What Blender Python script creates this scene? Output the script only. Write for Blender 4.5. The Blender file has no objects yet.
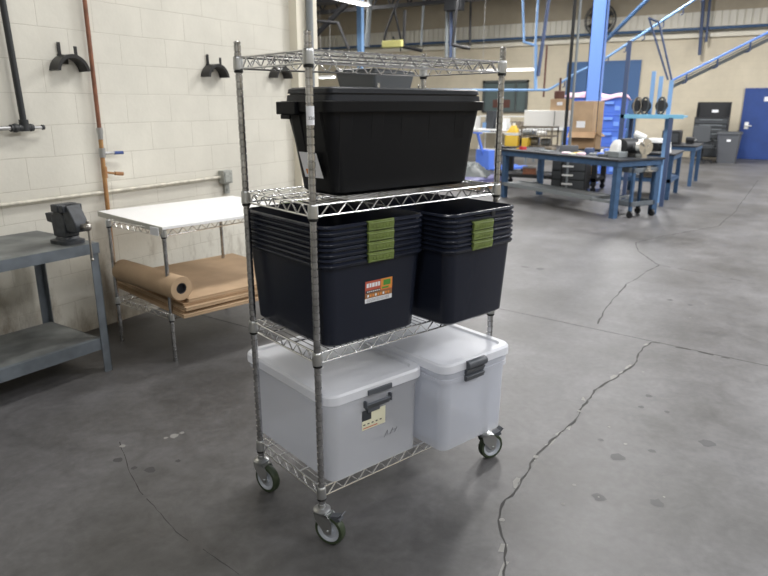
import bpy, math, random
from mathutils import Vector, Matrix
random.seed(7)
sc = bpy.context.scene
COL = sc.collection
R = math.radians

# ------------------------------------------------------------------ materials
def mat(name, rgb, rough=.6, metal=0., noise=0., nscale=8., spec=.5, bump=0., bscale=60., coat=0., rgb2=None):
    m = bpy.data.materials.new(name); m.use_nodes = True
    nt = m.node_tree; b = nt.nodes['Principled BSDF']
    b.inputs['Roughness'].default_value = rough; b.inputs['Metallic'].default_value = metal
    b.inputs['Specular IOR Level'].default_value = spec
    if coat: b.inputs['Coat Weight'].default_value = coat
    c = (*rgb, 1)
    tc = nt.nodes.new('ShaderNodeTexCoord')
    if noise or rgb2:
        n = nt.nodes.new('ShaderNodeTexNoise'); n.inputs['Scale'].default_value = nscale; n.inputs['Detail'].default_value = 5
        nt.links.new(tc.outputs['Object'], n.inputs['Vector'])
        r = nt.nodes.new('ShaderNodeValToRGB'); r.color_ramp.elements[0].position = .35; r.color_ramp.elements[1].position = .68
        r.color_ramp.elements[0].color = (*(rgb2 or [x*(1-noise) for x in rgb]), 1)
        r.color_ramp.elements[1].color = (*[min(1, x*(1+noise*.5)) for x in rgb], 1)
        nt.links.new(n.outputs['Fac'], r.inputs['Fac']); nt.links.new(r.outputs['Color'], b.inputs['Base Color'])
    else:
        b.inputs['Base Color'].default_value = c
    if bump:
        n2 = nt.nodes.new('ShaderNodeTexNoise'); n2.inputs['Scale'].default_value = bscale
        nt.links.new(tc.outputs['Object'], n2.inputs['Vector'])
        bp = nt.nodes.new('ShaderNodeBump'); bp.inputs['Strength'].default_value = bump; bp.inputs['Distance'].default_value = .002
        nt.links.new(n2.outputs['Fac'], bp.inputs['Height']); nt.links.new(bp.outputs['Normal'], b.inputs['Normal'])
    return m

def emat(name, rgb, s):
    m = bpy.data.materials.new(name); m.use_nodes = True
    b = m.node_tree.nodes['Principled BSDF']; b.inputs['Base Color'].default_value = (.9, .9, .9, 1)
    b.inputs['Emission Color'].default_value = (*rgb, 1); b.inputs['Emission Strength'].default_value = s
    return m

def block_mat(name, rgb, mortar, stain, ax, zoff, grime, band=None):
    """painted concrete block wall; ax = horizontal axis used for the courses"""
    m = bpy.data.materials.new(name); m.use_nodes = True
    nt = m.node_tree; N = nt.nodes; L = nt.links; b = N['Principled BSDF']
    b.inputs['Roughness'].default_value = .55
    tc = N.new('ShaderNodeTexCoord'); sp = N.new('ShaderNodeSeparateXYZ'); L.new(tc.outputs['Object'], sp.inputs[0])
    nz = N.new('ShaderNodeTexNoise'); nz.inputs['Scale'].default_value = 3.; nz.inputs['Detail'].default_value = 3
    L.new(tc.outputs['Object'], nz.inputs['Vector'])
    wob = N.new('ShaderNodeMath'); wob.operation = 'MULTIPLY_ADD'; wob.inputs[1].default_value = .014; wob.inputs[2].default_value = -zoff-.007
    L.new(nz.outputs['Fac'], wob.inputs[0])
    az = N.new('ShaderNodeMath'); az.operation = 'ADD'; L.new(sp.outputs['Z'], az.inputs[0]); L.new(wob.outputs[0], az.inputs[1])
    cb = N.new('ShaderNodeCombineXYZ'); L.new(sp.outputs[ax], cb.inputs['X']); L.new(az.outputs[0], cb.inputs['Y'])
    bt = N.new('ShaderNodeTexBrick'); bt.inputs['Scale'].default_value = 1; bt.inputs['Brick Width'].default_value = .4064
    bt.inputs['Row Height'].default_value = .2032; bt.inputs['Mortar Size'].default_value = .0035; bt.inputs['Mortar Smooth'].default_value = .6
    L.new(cb.outputs[0], bt.inputs['Vector'])
    # base colour with faint clouding
    n1 = N.new('ShaderNodeTexNoise'); n1.inputs['Scale'].default_value = 1.6; n1.inputs['Detail'].default_value = 8; n1.inputs['Roughness'].default_value = .65
    L.new(tc.outputs['Object'], n1.inputs['Vector'])
    r1 = N.new('ShaderNodeValToRGB'); r1.color_ramp.elements[0].position = .3; r1.color_ramp.elements[1].position = .65
    r1.color_ramp.elements[0].color = (*[x*.86 for x in rgb], 1); r1.color_ramp.elements[1].color = (*rgb, 1)
    L.new(n1.outputs['Fac'], r1.inputs['Fac'])
    # worn dirt, patchier toward the foot of the wall
    n2 = N.new('ShaderNodeTexNoise'); n2.inputs['Scale'].default_value = 5.; n2.inputs['Detail'].default_value = 9; n2.inputs['Roughness'].default_value = .72
    mp = N.new('ShaderNodeMapping'); mp.inputs['Scale'].default_value = (1, 1, .35); L.new(tc.outputs['Object'], mp.inputs[0]); L.new(mp.outputs[0], n2.inputs['Vector'])
    mr = N.new('ShaderNodeMapRange'); mr.inputs['From Min'].default_value = 0; mr.inputs['From Max'].default_value = 1.3
    mr.inputs['To Min'].default_value = grime; mr.inputs['To Max'].default_value = -.05; L.new(sp.outputs['Z'], mr.inputs['Value'])
    ad = N.new('ShaderNodeMath'); ad.operation = 'ADD'; L.new(n2.outputs['Fac'], ad.inputs[0]); L.new(mr.outputs[0], ad.inputs[1])
    r2 = N.new('ShaderNodeValToRGB'); r2.color_ramp.elements[0].position = .62; r2.color_ramp.elements[1].position = .80
    r2.color_ramp.elements[0].color = (0, 0, 0, 1); r2.color_ramp.elements[1].color = (.7, .7, .7, 1); L.new(ad.outputs[0], r2.inputs['Fac'])
    mx = N.new('ShaderNodeMixRGB'); L.new(r2.outputs['Color'], mx.inputs['Fac']); L.new(r1.outputs['Color'], mx.inputs['Color1']); mx.inputs['Color2'].default_value = (*stain, 1)
    mx2 = N.new('ShaderNodeMixRGB'); L.new(mx.outputs[0], mx2.inputs['Color1']); mx2.inputs['Color2'].default_value = (*mortar, 1)
    n3 = N.new('ShaderNodeTexNoise'); n3.inputs['Scale'].default_value = 2.3; L.new(tc.outputs['Object'], n3.inputs['Vector'])
    ml = N.new('ShaderNodeMath'); ml.operation = 'MULTIPLY'; L.new(bt.outputs['Fac'], ml.inputs[0]); L.new(n3.outputs['Fac'], ml.inputs[1])
    L.new(ml.outputs[0], mx2.inputs['Fac']); L.new(mx2.outputs[0], b.inputs['Base Color'])
    bp = N.new('ShaderNodeBump'); bp.inputs['Strength'].default_value = .35; bp.inputs['Distance'].default_value = .004; bp.invert = True
    L.new(bt.outputs['Fac'], bp.inputs['Height'])
    bp2 = N.new('ShaderNodeBump'); bp2.inputs['Strength'].default_value = .25; bp2.inputs['Distance'].default_value = .003
    n4 = N.new('ShaderNodeTexNoise'); n4.inputs['Scale'].default_value = 45.; L.new(tc.outputs['Object'], n4.inputs['Vector'])
    L.new(n4.outputs['Fac'], bp2.inputs['Height']); L.new(bp.outputs['Normal'], bp2.inputs['Normal']); L.new(bp2.outputs['Normal'], b.inputs['Normal'])
    return m

def floor_mat():
    m = bpy.data.materials.new('worn_concrete'); m.use_nodes = True
    nt = m.node_tree; N = nt.nodes; L = nt.links; b = N['Principled BSDF']
    tc = N.new('ShaderNodeTexCoord')
    n1 = N.new('ShaderNodeTexNoise'); n1.inputs['Scale'].default_value = .9; n1.inputs['Detail'].default_value = 10; n1.inputs['Roughness'].default_value = .62
    n2 = N.new('ShaderNodeTexNoise'); n2.inputs['Scale'].default_value = 26; n2.inputs['Detail'].default_value = 6
    n3 = N.new('ShaderNodeTexNoise'); n3.inputs['Scale'].default_value = 5.5; n3.inputs['Detail'].default_value = 8; n3.inputs['Roughness'].default_value = .7; n3.inputs['Distortion'].default_value = .6
    for n in (n1, n2, n3): L.new(tc.outputs['Object'], n.inputs['Vector'])
    r = N.new('ShaderNodeValToRGB'); e = r.color_ramp.elements
    e[0].position = .36; e[0].color = (.070, .067, .064, 1); e[1].position = .66; e[1].color = (.142, .139, .142, 1)
    L.new(n1.outputs['Fac'], r.inputs['Fac'])
    r3 = N.new('ShaderNodeValToRGB'); r3.color_ramp.elements[0].position = .36; r3.color_ramp.elements[1].position = .6
    r3.color_ramp.elements[0].color = (.66, .66, .65, 1); r3.color_ramp.elements[1].color = (1.06, 1.06, 1.06, 1); L.new(n3.outputs['Fac'], r3.inputs['Fac'])
    mu = N.new('ShaderNodeMixRGB'); mu.blend_type = 'MULTIPLY'; mu.inputs['Fac'].default_value = .75
    L.new(r.outputs['Color'], mu.inputs['Color1']); L.new(r3.outputs['Color'], mu.inputs['Color2'])
    r2 = N.new('ShaderNodeValToRGB'); r2.color_ramp.elements[0].position = .3; r2.color_ramp.elements[1].position = .7
    r2.color_ramp.elements[0].color = (.86, .86, .86, 1); r2.color_ramp.elements[1].color = (1.1, 1.1, 1.1, 1); L.new(n2.outputs['Fac'], r2.inputs['Fac'])
    m2 = N.new('ShaderNodeMixRGB'); m2.blend_type = 'MULTIPLY'; m2.inputs['Fac'].default_value = .8
    L.new(mu.outputs[0], m2.inputs['Color1']); L.new(r2.outputs['Color'], m2.inputs['Color2']); L.new(m2.outputs[0], b.inputs['Base Color'])
    mr = N.new('ShaderNodeMapRange'); mr.inputs['To Min'].default_value = .36; mr.inputs['To Max'].default_value = .56; L.new(n3.outputs['Fac'], mr.inputs['Value']); L.new(mr.outputs[0], b.inputs['Roughness'])
    bp = N.new('ShaderNodeBump'); bp.inputs['Strength'].default_value = .12; bp.inputs['Distance'].default_value = .004
    L.new(n2.outputs['Fac'], bp.inputs['Height']); L.new(bp.outputs['Normal'], b.inputs['Normal'])
    b.inputs['Specular IOR Level'].default_value = .5
    return m

def milky_mat(name, rgb, alpha, trl):
    m = bpy.data.materials.new(name); m.use_nodes = True
    nt = m.node_tree; N = nt.nodes; L = nt.links; b = N['Principled BSDF']
    b.inputs['Base Color'].default_value = (*rgb, 1); b.inputs['Roughness'].default_value = .28
    t = N.new('ShaderNodeBsdfTranslucent'); t.inputs['Color'].default_value = (*rgb, 1)
    tr = N.new('ShaderNodeBsdfTransparent'); tr.inputs['Color'].default_value = (.97, .98, 1, 1)
    m1 = N.new('ShaderNodeMixShader'); m1.inputs[0].default_value = trl
    m2 = N.new('ShaderNodeMixShader'); m2.inputs[0].default_value = alpha
    L.new(b.outputs[0], m1.inputs[1]); L.new(t.outputs[0], m1.inputs[2])
    L.new(tr.outputs[0], m2.inputs[1]); L.new(m1.outputs[0], m2.inputs[2])
    L.new(m2.outputs[0], N['Material Output'].inputs['Surface'])
    return m

M = {}
M['chrome'] = mat('chrome_wire', (.80, .80, .79), .24, 1.)
M['post'] = mat('chrome_post', (.54, .54, .54), .24, 1., noise=.3, nscale=22)
M['dullsteel'] = mat('dull_steel', (.42, .42, .42), .42, 1.)
M['zinc'] = mat('zinc_plate', (.55, .56, .56), .35, 1.)
M['blackplas'] = mat('black_plastic', (.006, .0065, .008), .45, spec=.22, bump=.12, bscale=300)
M['lidplas'] = mat('black_lid_plastic', (.016, .019, .025), .38, spec=.35, bump=.1, bscale=300)
M['greyplas'] = mat('navy_grey_plastic', (.012, .015, .026), .27, spec=.38, bump=.06, bscale=300)
M['green'] = mat('green_plastic', (.15, .20, .05), .45, noise=.2, nscale=60)
M['milky'] = milky_mat('clear_frosted_plastic', (.87, .88, .91), .27, .28)
M['whitelid'] = milky_mat('white_lid_plastic', (.93, .94, .97), .66, .28)
M['latch'] = mat('dark_grey_latch', (.075, .082, .095), .4)
M['clip'] = mat('black_clip', (.008, .008, .008), .5)
M['rubber'] = mat('green_black_rubber', (.035, .045, .025), .55)
M['greenrub'] = mat('olive_tire', (.036, .052, .026), .5)
M['wheelgrey'] = mat('wheel_grey', (.42, .45, .50), .45)
M['paper'] = mat('white_paper', (.82, .83, .86), .6)
M['ink'] = mat('label_ink', (.02, .02, .025), .6)
M['lred'] = mat('label_red', (.50, .10, .06), .5)
M['lorange'] = mat('label_orange', (.75, .28, .06), .5)
M['lgreen'] = mat('label_green', (.08, .30, .05), .5)
M['lbrown'] = mat('label_brown', (.32, .15, .06), .5)
M['lyellow'] = mat('label_cream', (.72, .70, .52), .6)
M['benchgrey'] = mat('grey_painted_steel', (.125, .145, .165), .5, noise=.25, nscale=9)
M['benchtop'] = mat('worn_bench_top', (.20, .21, .20), .55, rgb2=(.085, .09, .09), nscale=5)
M['vise'] = mat('vise_iron', (.040, .045, .052), .45, noise=.4, nscale=25)
M['viseend'] = mat('vise_screw_steel', (.36, .34, .31), .35, .9)
M['whitetop'] = mat('white_board', (.95, .95, .95), .35, noise=.03, nscale=4)
M['edge'] = mat('board_edge', (.50, .49, .44), .6)
M['card'] = mat('cardboard', (.47, .33, .205), .75, noise=.12, nscale=5)
M['card2'] = mat('cardboard_dark', (.36, .23, .125), .75, noise=.15, nscale=5)
M['core'] = mat('roll_core', (.03, .03, .035), .7)
M['copper'] = mat('copper_pipe', (.27, .105, .055), .5, rgb2=(.17, .07, .04), nscale=14)
M['brasspipe'] = mat('ochre_pipe', (.42, .24, .085), .55, rgb2=(.28, .13, .05), nscale=10)
M['blackpipe'] = mat('black_iron_pipe', (.022, .024, .026), .5)
M['greypipe'] = mat('grey_conduit', (.20, .22, .23), .5)
M['hook'] = mat('black_hook', (.012, .012, .013), .35)
M['conduitpaint'] = mat('painted_conduit', (.60, .57, .48), .5, noise=.25, nscale=18)
M['elbox'] = mat('electrical_box', (.36, .37, .34), .5, noise=.3, nscale=30)
M['white'] = mat('white_paint', (.78, .78, .76), .5)
M['cream'] = mat('cream_trim', (.70, .66, .55), .55)
M['bluepaint'] = mat('bright_blue_steel', (.19, .36, .90), .45)
M['ltblue'] = mat('light_blue_rail', (.20, .36, .62), .45)
M['midblue'] = mat('mid_blue_steel', (.042, .095, .19), .5, noise=.2, nscale=12)
M['darkblue'] = mat('dark_blue_steel', (.05, .075, .15), .5)
M['doorblue'] = mat('door_blue', (.022, .060, .235), .45, noise=.12, nscale=3)
M['door1blue'] = mat('roller_door_blue', (.05, .12, .27), .5)
M['crate'] = mat('crate_blue', (.10, .21, .72), .45)
M['pink'] = mat('pink_sheet', (.85, .42, .58), .7, rgb2=(.95, .75, .82), nscale=3)
M['teal'] = mat('pale_blue_shelf', (.16, .40, .58), .4)
M['black'] = mat('matt_black', (.012, .013, .015), .55)
M['darkgrey'] = mat('dark_grey', (.045, .05, .055), .55)
M['tan'] = mat('tan_metal', (.19, .16, .12), .6, noise=.4, nscale=14)
M['yellow'] = mat('yellow_plastic', (.75, .50, .06), .45)
M['paleyellow'] = mat('pale_yellow', (.72, .68, .25), .6)
M['red'] = mat('red_plastic', (.45, .02, .03), .4)
M['brown'] = mat('brown_block', (.09, .035, .025), .6)
M['bingrey'] = mat('bin_grey', (.085, .09, .10), .5)
M['steelbright'] = mat('bright_steel', (.72, .70, .66), .25, 1.)
M['glass'] = mat('window_glass_dark', (.10, .13, .13), .12)
M['frame'] = mat('window_frame_dark', (.06, .07, .07), .5)
M['siding'] = mat('cream_siding', (.70, .67, .58), .55, noise=.06, nscale=1)
M['ceil'] = mat('dark_ceiling', (.10, .09, .075), .8)
M['joist'] = mat('dark_joist', (.018, .018, .02), .6)
M['purple'] = mat('purple_blue_film', (.13, .13, .27), .4)
M['coverg'] = mat('grey_cover', (.085, .095, .095), .5)
M['gap'] = mat('floor_crack_dark', (.050, .048, .046), .9)
M['chip'] = mat('floor_chip_light', (.25, .245, .23), .9)
M['spot'] = mat('floor_spot_dark', (.058, .057, .058), .55)
M['tube'] = emat('lit_tube', (1., .99, .95), 9.)
M['wall_left'] = block_mat('painted_block_left', (.66, .637, .56), (.42, .39, .33), (.20, .155, .105), 'X', .044, .21)
M['wall_far'] = block_mat('painted_block_far', (.60, .535, .405), (.42, .37, .28), (.33, .27, .19), 'Y', .0, .04)
M['floor'] = floor_mat()
M['benchdark'] = mat('dark_bench_top', (.028, .031, .038), .55, noise=.3, nscale=6)
M['wall_upper'] = block_mat('shaded_tan_block_upper', (.40, .345, .25), (.32, .28, .2), (.25, .2, .14), 'Y', .0, .04)  # shade on the upper far wall is put into this darker tan

# ------------------------------------------------------------------ mesh builder
class MB:
    def __init__(s): s.v = []; s.f = []; s.m = []; s.mi = 0
    def add(s, vs, fs):
        o = len(s.v); s.v += [tuple(p) for p in vs]
        for f in fs: s.f.append([o+i for i in f]); s.m.append(s.mi)
    def box(s, x0, x1, y0, y1, z0, z1):
        s.add([(x0,y0,z0),(x1,y0,z0),(x1,y1,z0),(x0,y1,z0),(x0,y0,z1),(x1,y0,z1),(x1,y1,z1),(x0,y1,z1)],
              [(3,2,1,0),(4,5,6,7),(0,1,5,4),(1,2,6,5),(2,3,7,6),(3,0,4,7)]); return s
    def frustum(s, a, za, b, zb):   # a,b = (x0,x1,y0,y1)
        s.add([(a[0],a[2],za),(a[1],a[2],za),(a[1],a[3],za),(a[0],a[3],za),(b[0],b[2],zb),(b[1],b[2],zb),(b[1],b[3],zb),(b[0],b[3],zb)],
              [(3,2,1,0),(4,5,6,7),(0,1,5,4),(1,2,6,5),(2,3,7,6),(3,0,4,7)]); return s
    def frame(s, d):
        d = Vector(d).normalized(); a = Vector((0,0,1)) if abs(d.z) < .9 else Vector((1,0,0))
        x = d.cross(a).normalized(); return x, x.cross(d).normalized()
    def bar(s, p, q, w, h):          # w horizontal, h vertical-ish
        p = Vector(p); q = Vector(q); x, y = s.frame(q-p); x *= w/2; y *= h/2
        s.add([p-x-y,p+x-y,p+x+y,p-x+y,q-x-y,q+x-y,q+x+y,q-x+y],[(3,2,1,0),(4,5,6,7),(0,1,5,4),(1,2,6,5),(2,3,7,6),(3,0,4,7)]); return s
    def cyl(s, p, q, r, n=12, r2=None, caps=True):
        p = Vector(p); q = Vector(q); x, y = s.frame(q-p); r2 = r if r2 is None else r2
        vs = [p+(x*math.cos(2*math.pi*i/n)+y*math.sin(2*math.pi*i/n))*r for i in range(n)] + [q+(x*math.cos(2*math.pi*i/n)+y*math.sin(2*math.pi*i/n))*r2 for i in range(n)]
        fs = [(i,(i+1)%n,n+(i+1)%n,n+i) for i in range(n)]
        if caps: fs += [tuple(range(n))[::-1], tuple(range(n,2*n))]
        s.add(vs, fs); return s
    def tube(s, pts, r, n=8, closed=False):
        pts = [Vector(p) for p in pts]; k = len(pts); vs = []; fs = []
        ref = None
        for i, p in enumerate(pts):
            if closed: t = (pts[(i+1)%k]-pts[i-1])
            else: t = pts[min(i+1,k-1)]-pts[max(i-1,0)]
            t.normalize()
            if ref is None: ref = s.frame(t)[0]
            x = (ref - t*ref.dot(t)).normalized(); ref = x; y = t.cross(x)
            vs += [p+(x*math.cos(2*math.pi*j/n)+y*math.sin(2*math.pi*j/n))*r for j in range(n)]
        for i in range(k if closed else k-1):
            a = i*n; b = ((i+1)%k)*n
            fs += [(a+j, a+(j+1)%n, b+(j+1)%n, b+j) for j in range(n)]
        if not closed: fs += [tuple(range(n))[::-1], tuple(range((k-1)*n, k*n))]
        s.add(vs, fs); return s
    def lathe(s, c, prof, n=20, axis='Z', caps=True):   # prof = [(r, h)]
        c = Vector(c); vs = []
        for r, h in prof:
            for j in range(n):
                a = 2*math.pi*j/n; u, w = r*math.cos(a), r*math.sin(a)
                vs.append(c + (Vector((u,w,h)) if axis == 'Z' else Vector((h,u,w)) if axis == 'X' else Vector((w,h,u))))
        fs = []
        for i in range(len(prof)-1):
            fs += [(i*n+j, i*n+(j+1)%n, (i+1)*n+(j+1)%n, (i+1)*n+j) for j in range(n)]
        if caps: fs += [tuple(range(n))[::-1], tuple(range((len(prof)-1)*n, len(prof)*n))]
        s.add(vs, fs); return s
    def sphere(s, c, r, n=12, sz=1.):
        prof = [(max(1e-4, r*math.sin(math.pi*i/(n//2+2))), -r*sz*math.cos(math.pi*i/(n//2+2))) for i in range(n//2+3)]
        return s.lathe(c, prof, n)
    def rings(s, rs, seg=4, capa=True, capb=True):   # rs = [(z,x0,x1,y0,y1,rad)]
        vs = []; n = 4*(seg+1)
        for z,x0,x1,y0,y1,rad in rs:
            for cx, cy, a0 in ((x1-rad,y1-rad,0),(x0+rad,y1-rad,90),(x0+rad,y0+rad,180),(x1-rad,y0+rad,270)):
                for j in range(seg+1):
                    a = R(a0+90*j/seg); vs.append((cx+rad*math.cos(a), cy+rad*math.sin(a), z))
        fs = []
        for i in range(len(rs)-1):
            fs += [(i*n+j, i*n+(j+1)%n, (i+1)*n+(j+1)%n, (i+1)*n+j) for j in range(n)]
        if capa: fs.append(tuple(range(n))[::-1])
        if capb: fs.append(tuple(range((len(rs)-1)*n, len(rs)*n)))
        s.add(vs, fs); return s
    def prism(s, poly, y0, y1, ax='Y'):   # poly in (x,z) extruded over y
        n = len(poly)
        if ax == 'Y': vs = [(x,y0,z) for x,z in poly]+[(x,y1,z) for x,z in poly]
        elif ax == 'X': vs = [(y0,x,z) for x,z in poly]+[(y1,x,z) for x,z in poly]
        else: vs = [(x,z,y0) for x,z in poly]+[(x,z,y1) for x,z in poly]
        s.add(vs, [tuple(range(n))[::-1], tuple(range(n,2*n))]+[(i,(i+1)%n,n+(i+1)%n,n+i) for i in range(n)]); return s
    def build(s, name, mats, parent=None, bevel=0, smooth=True, ang=40, loc=None, rz=0, solid=0):
        me = bpy.data.meshes.new(name); me.from_pydata(s.v, [], s.f); me.update()
        if not isinstance(mats, (list, tuple)): mats = [mats]
        for m in mats: me.materials.append(M[m])
        me.polygons.foreach_set('material_index', s.m)
        import bmesh
        bm = bmesh.new(); bm.from_mesh(me); bmesh.ops.recalc_face_normals(bm, faces=bm.faces); bm.to_mesh(me); bm.free()
        if smooth:
            me.polygons.foreach_set('use_smooth', [True]*len(me.polygons)); me.set_sharp_from_angle(angle=R(ang))
        o = bpy.data.objects.new(name, me); COL.objects.link(o)
        if parent is not None: o.parent = parent
        if loc is not None: o.location = loc
        if rz: o.rotation_euler.z = rz
        if bevel:
            b = o.modifiers.new('bevel', 'BEVEL'); b.width = bevel; b.segments = 2; b.limit_method = 'ANGLE'; b.angle_limit = R(50)
        return o

def empty(name, loc, rz=0, label=None, cat=None, group=None):
    o = bpy.data.objects.new(name, None); COL.objects.link(o); o.location = loc; o.rotation_euler.z = rz
    o.empty_display_size = .1
    return tag(o, label, cat, group) if label else o
def tag(o, label, cat, group=None):
    o['label'] = label; o['category'] = cat
    if group: o['group'] = group
    return o
def structure(o): o['kind'] = 'structure'; return o
def copy_tree(o, parent=None):
    c = o.copy(); COL.objects.link(c)
    if parent is not None: c.parent = parent
    for ch in [x for x in bpy.data.objects if x.parent == o]:
        copy_tree(ch, c)
    return c

# ------------------------------------------------------------------ camera (room frame: left wall along X, Y to the left)
yaw, pit, F = .5394, .2763, 645.1
fw = Vector((math.cos(pit)*math.cos(yaw), math.cos(pit)*math.sin(yaw), -math.sin(pit)))
rt = Vector((math.sin(yaw), -math.cos(yaw), 0)); up = rt.cross(fw)
cam = bpy.data.cameras.new('camera'); co = bpy.data.objects.new('camera', cam); COL.objects.link(co)
co.matrix_world = Matrix(((rt.x, up.x, -fw.x, 0), (rt.y, up.y, -fw.y, 0), (rt.z, up.z, -fw.z, 1.5928), (0,0,0,1)))
cam.sensor_width = 36; cam.lens = F/768*36; cam.clip_end = 100
cam.dof.use_dof = True; cam.dof.focus_distance = 2.6; cam.dof.aperture_fstop = 3.8
sc.camera = co

# ------------------------------------------------------------------ room shell
XW, YR, XB, ZC = 22.9, -9., -5., 6.3
YL = 17.5
m = MB()
m.box(XB, XW+.3, YR, YL, -.2, 0)
def ribbon(pts, w, mi, z, jit=.35, sub=.05, seed=1, gaps=0.):
    rnd = random.Random(seed); P = [Vector((x,y,0)) for x,y in pts]; out = []
    for a, b in zip(P, P[1:]):
        n = max(1, int((b-a).length/sub))
        for i in range(n): out.append(a.lerp(b, i/n))
    out.append(P[-1]); m.mi = mi
    vs = []
    off = 0
    for i, p in enumerate(out):
        t = (out[min(i+1,len(out)-1)]-out[max(i-1,0)]).normalized(); nrm = Vector((-t.y, t.x, 0))
        off = off*.6 + rnd.uniform(-1,1)*w*1.6*jit/.35*.6 if jit else 0
        ww = w*(1+rnd.uniform(-.6,.7)*(1 if jit else .2))
        vs += [p+nrm*(off+ww/2)+Vector((0,0,z)), p+nrm*(off-ww/2)+Vector((0,0,z))]
    fs = [(2*i,2*i+1,2*i+3,2*i+2) for i in range(len(out)-1) if rnd.random() > gaps]
    m.add(vs, fs); m.mi = 0
def blob(c, r, mi, z, seed, sx=1., n=11):
    rnd = random.Random(seed); m.mi = mi
    m.add([(c[0]+r*(sx*math.cos(2*math.pi*i/n))*(.7+.5*rnd.random()), c[1]+r*math.sin(2*math.pi*i/n)*(.7+.5*rnd.random()), z) for i in range(n)], [tuple(range(n))]); m.mi = 0
ribbon([(4.584,0.566),(4.324,0.615),(4.133,0.596),(3.821,0.656),(3.578,0.730),(3.205,0.718),(2.900,0.748),(2.690,0.786),(2.434,0.759),(2.253,0.775),(2.138,0.746),(2.018,0.674),(1.833,0.610)], .009, 1, .0008, sub=.035, seed=3)
ribbon([(4.584,0.566),(4.324,0.615),(4.133,0.596),(3.821,0.656),(3.578,0.730),(3.205,0.718),(2.900,0.748),(2.690,0.786),(2.434,0.759),(2.253,0.775),(2.138,0.746),(2.018,0.674),(1.833,0.610)], .016, 2, .0005, sub=.04, seed=9, gaps=.7)
ribbon([(4.795,0.984),(5.330,1.028),(6.091,1.026),(7.026,0.900),(7.618,1.207),(8.100,1.317),(8.711,1.078),(9.846,0.548),(11.427,0.437),(16.571,0.287)], .008, 1, .0008, sub=.06, seed=5)
ribbon([(7.026,0.900),(6.919,0.512),(6.704,0.001),(6.555,-0.267)], .006, 1, .0008, sub=.06, seed=6, gaps=.3)
ribbon([(1.773,2.573),(1.634,2.330),(1.544,2.141),(1.500,2.005),(1.429,1.796),(1.410,1.633),(1.383,1.420)], .0028, 1, .0008, sub=.035, seed=8, gaps=.1)
ribbon([(5.15,4.5),(4.776,1.794),(4.515,-.137),(4.1,-3.2)], .007, 1, .0007, jit=0, sub=.1, seed=2)
ribbon([(4.595,0.568),(4.576,0.410),(4.559,0.223),(4.542,0.079)], .010, 1, .0009, sub=.04, seed=12, gaps=.25)
ribbon([(3.42,3.9),(3.374,3.18),(3.2,2.0)], .008, 1, .0007, jit=0, sub=.1, seed=4)
blob((2.882,0.448), 0.0338, 3, .0006, 0, 1.0)
blob((2.509,0.444), 0.0300, 3, .0006, 1, 1.0)
blob((2.590,0.226), 0.0300, 3, .0006, 2, 1.0)
blob((3.244,0.098), 0.0375, 3, .0006, 3, 1.0)
blob((3.025,0.316), 0.0188, 3, .0006, 4, 1.0)
blob((3.661,0.434), 0.0188, 3, .0006, 5, 1.0)
blob((3.491,0.447), 0.0165, 3, .0006, 6, 1.0)
blob((3.006,0.552), 0.0150, 3, .0006, 7, 1.0)
blob((6.236,2.052), 0.0525, 3, .0006, 8, 0.5)
blob((6.233,1.895), 0.0450, 3, .0006, 9, 1.0)
blob((3.500,0.316), 0.0150, 3, .0006, 10, 1.0)
blob((1.677,2.241), 0.0263, 3, .0006, 11, 1.0)
blob((1.659,2.439), 0.0225, 3, .0006, 12, 1.0)
blob((1.651,2.318), 0.0150, 3, .0006, 13, 1.0)
blob((1.797,2.192), 0.0135, 3, .0006, 14, 1.0)
blob((5.747,0.609), 0.0225, 3, .0006, 15, 1.0)
blob((5.678,0.446), 0.0188, 3, .0006, 16, 1.0)
blob((3.166,0.546), 0.0088, 2, .0010, 40)
blob((3.029,0.438), 0.0096, 2, .0010, 41)
blob((2.545,0.558), 0.0096, 2, .0010, 42)
blob((2.382,0.560), 0.0088, 2, .0010, 43)
blob((2.508,0.445), 0.0048, 2, .0010, 44)
blob((4.006,0.526), 0.0080, 2, .0010, 45)
blob((2.650,0.208), 0.0048, 2, .0010, 46)
blob((1.951,2.393), 0.0240, 2, .0010, 47)
blob((1.993,2.382), 0.0144, 2, .0010, 48)
blob((1.917,2.411), 0.0120, 2, .0010, 49)
blob((5.777,0.335), 0.0096, 2, .0010, 50)
blob((5.308,0.404), 0.0096, 2, .0010, 51)
blob((2.686,0.775), 0.0144, 2, .0010, 52)
blob((3.268,0.726), 0.0096, 2, .0010, 53)
blob((2.150,0.738), 0.0120, 2, .0010, 54)
blob((1.755,2.528), 0.0160, 2, .0010, 55)
structure(m.build('floor', ['floor', 'gap', 'chip', 'spot'], smooth=False))

m = MB().box(XB, 5.42, 4.15, 4.45, 0, ZC); structure(m.build('wall_left', 'wall_left', smooth=False))
structure(MB().box(XW, XW+.3, YR, YL, 0, 3.66).build('wall_far', 'wall_far', smooth=False))
m = MB()
y = YR
while y < YL:                                   # corrugated cream siding above the block work
    m.box(XW+.02, XW+.3, y, y+.15, 3.66, 4.30); m.box(XW+.06, XW+.3, y+.15, y+.2, 3.66, 4.30); y += .2
structure(m.build('trim_1', 'siding', smooth=False))
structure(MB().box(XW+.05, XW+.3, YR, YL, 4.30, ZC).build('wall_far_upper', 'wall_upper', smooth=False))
structure(MB().box(XW-.10, XW-.002, YR, YL, 3.56, 3.68).build('trim_2', 'cream', smooth=False))
structure(MB().box(XB, XW+.3, YR-.3, YR, 0, ZC).build('wall_right', 'wall_far', smooth=False))
structure(MB().box(XB-.3, XB, YR, 4.15, 0, ZC).build('wall_back', 'wall_left', smooth=False))
structure(MB().box(5.42, XW, YL, YL+.3, 0, ZC).build('wall_bay', 'wall_left', smooth=False))
structure(MB().box(5.12, 5.42, 4.45, YL, 0, ZC).build('wall_return', 'wall_left', smooth=False))
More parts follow.
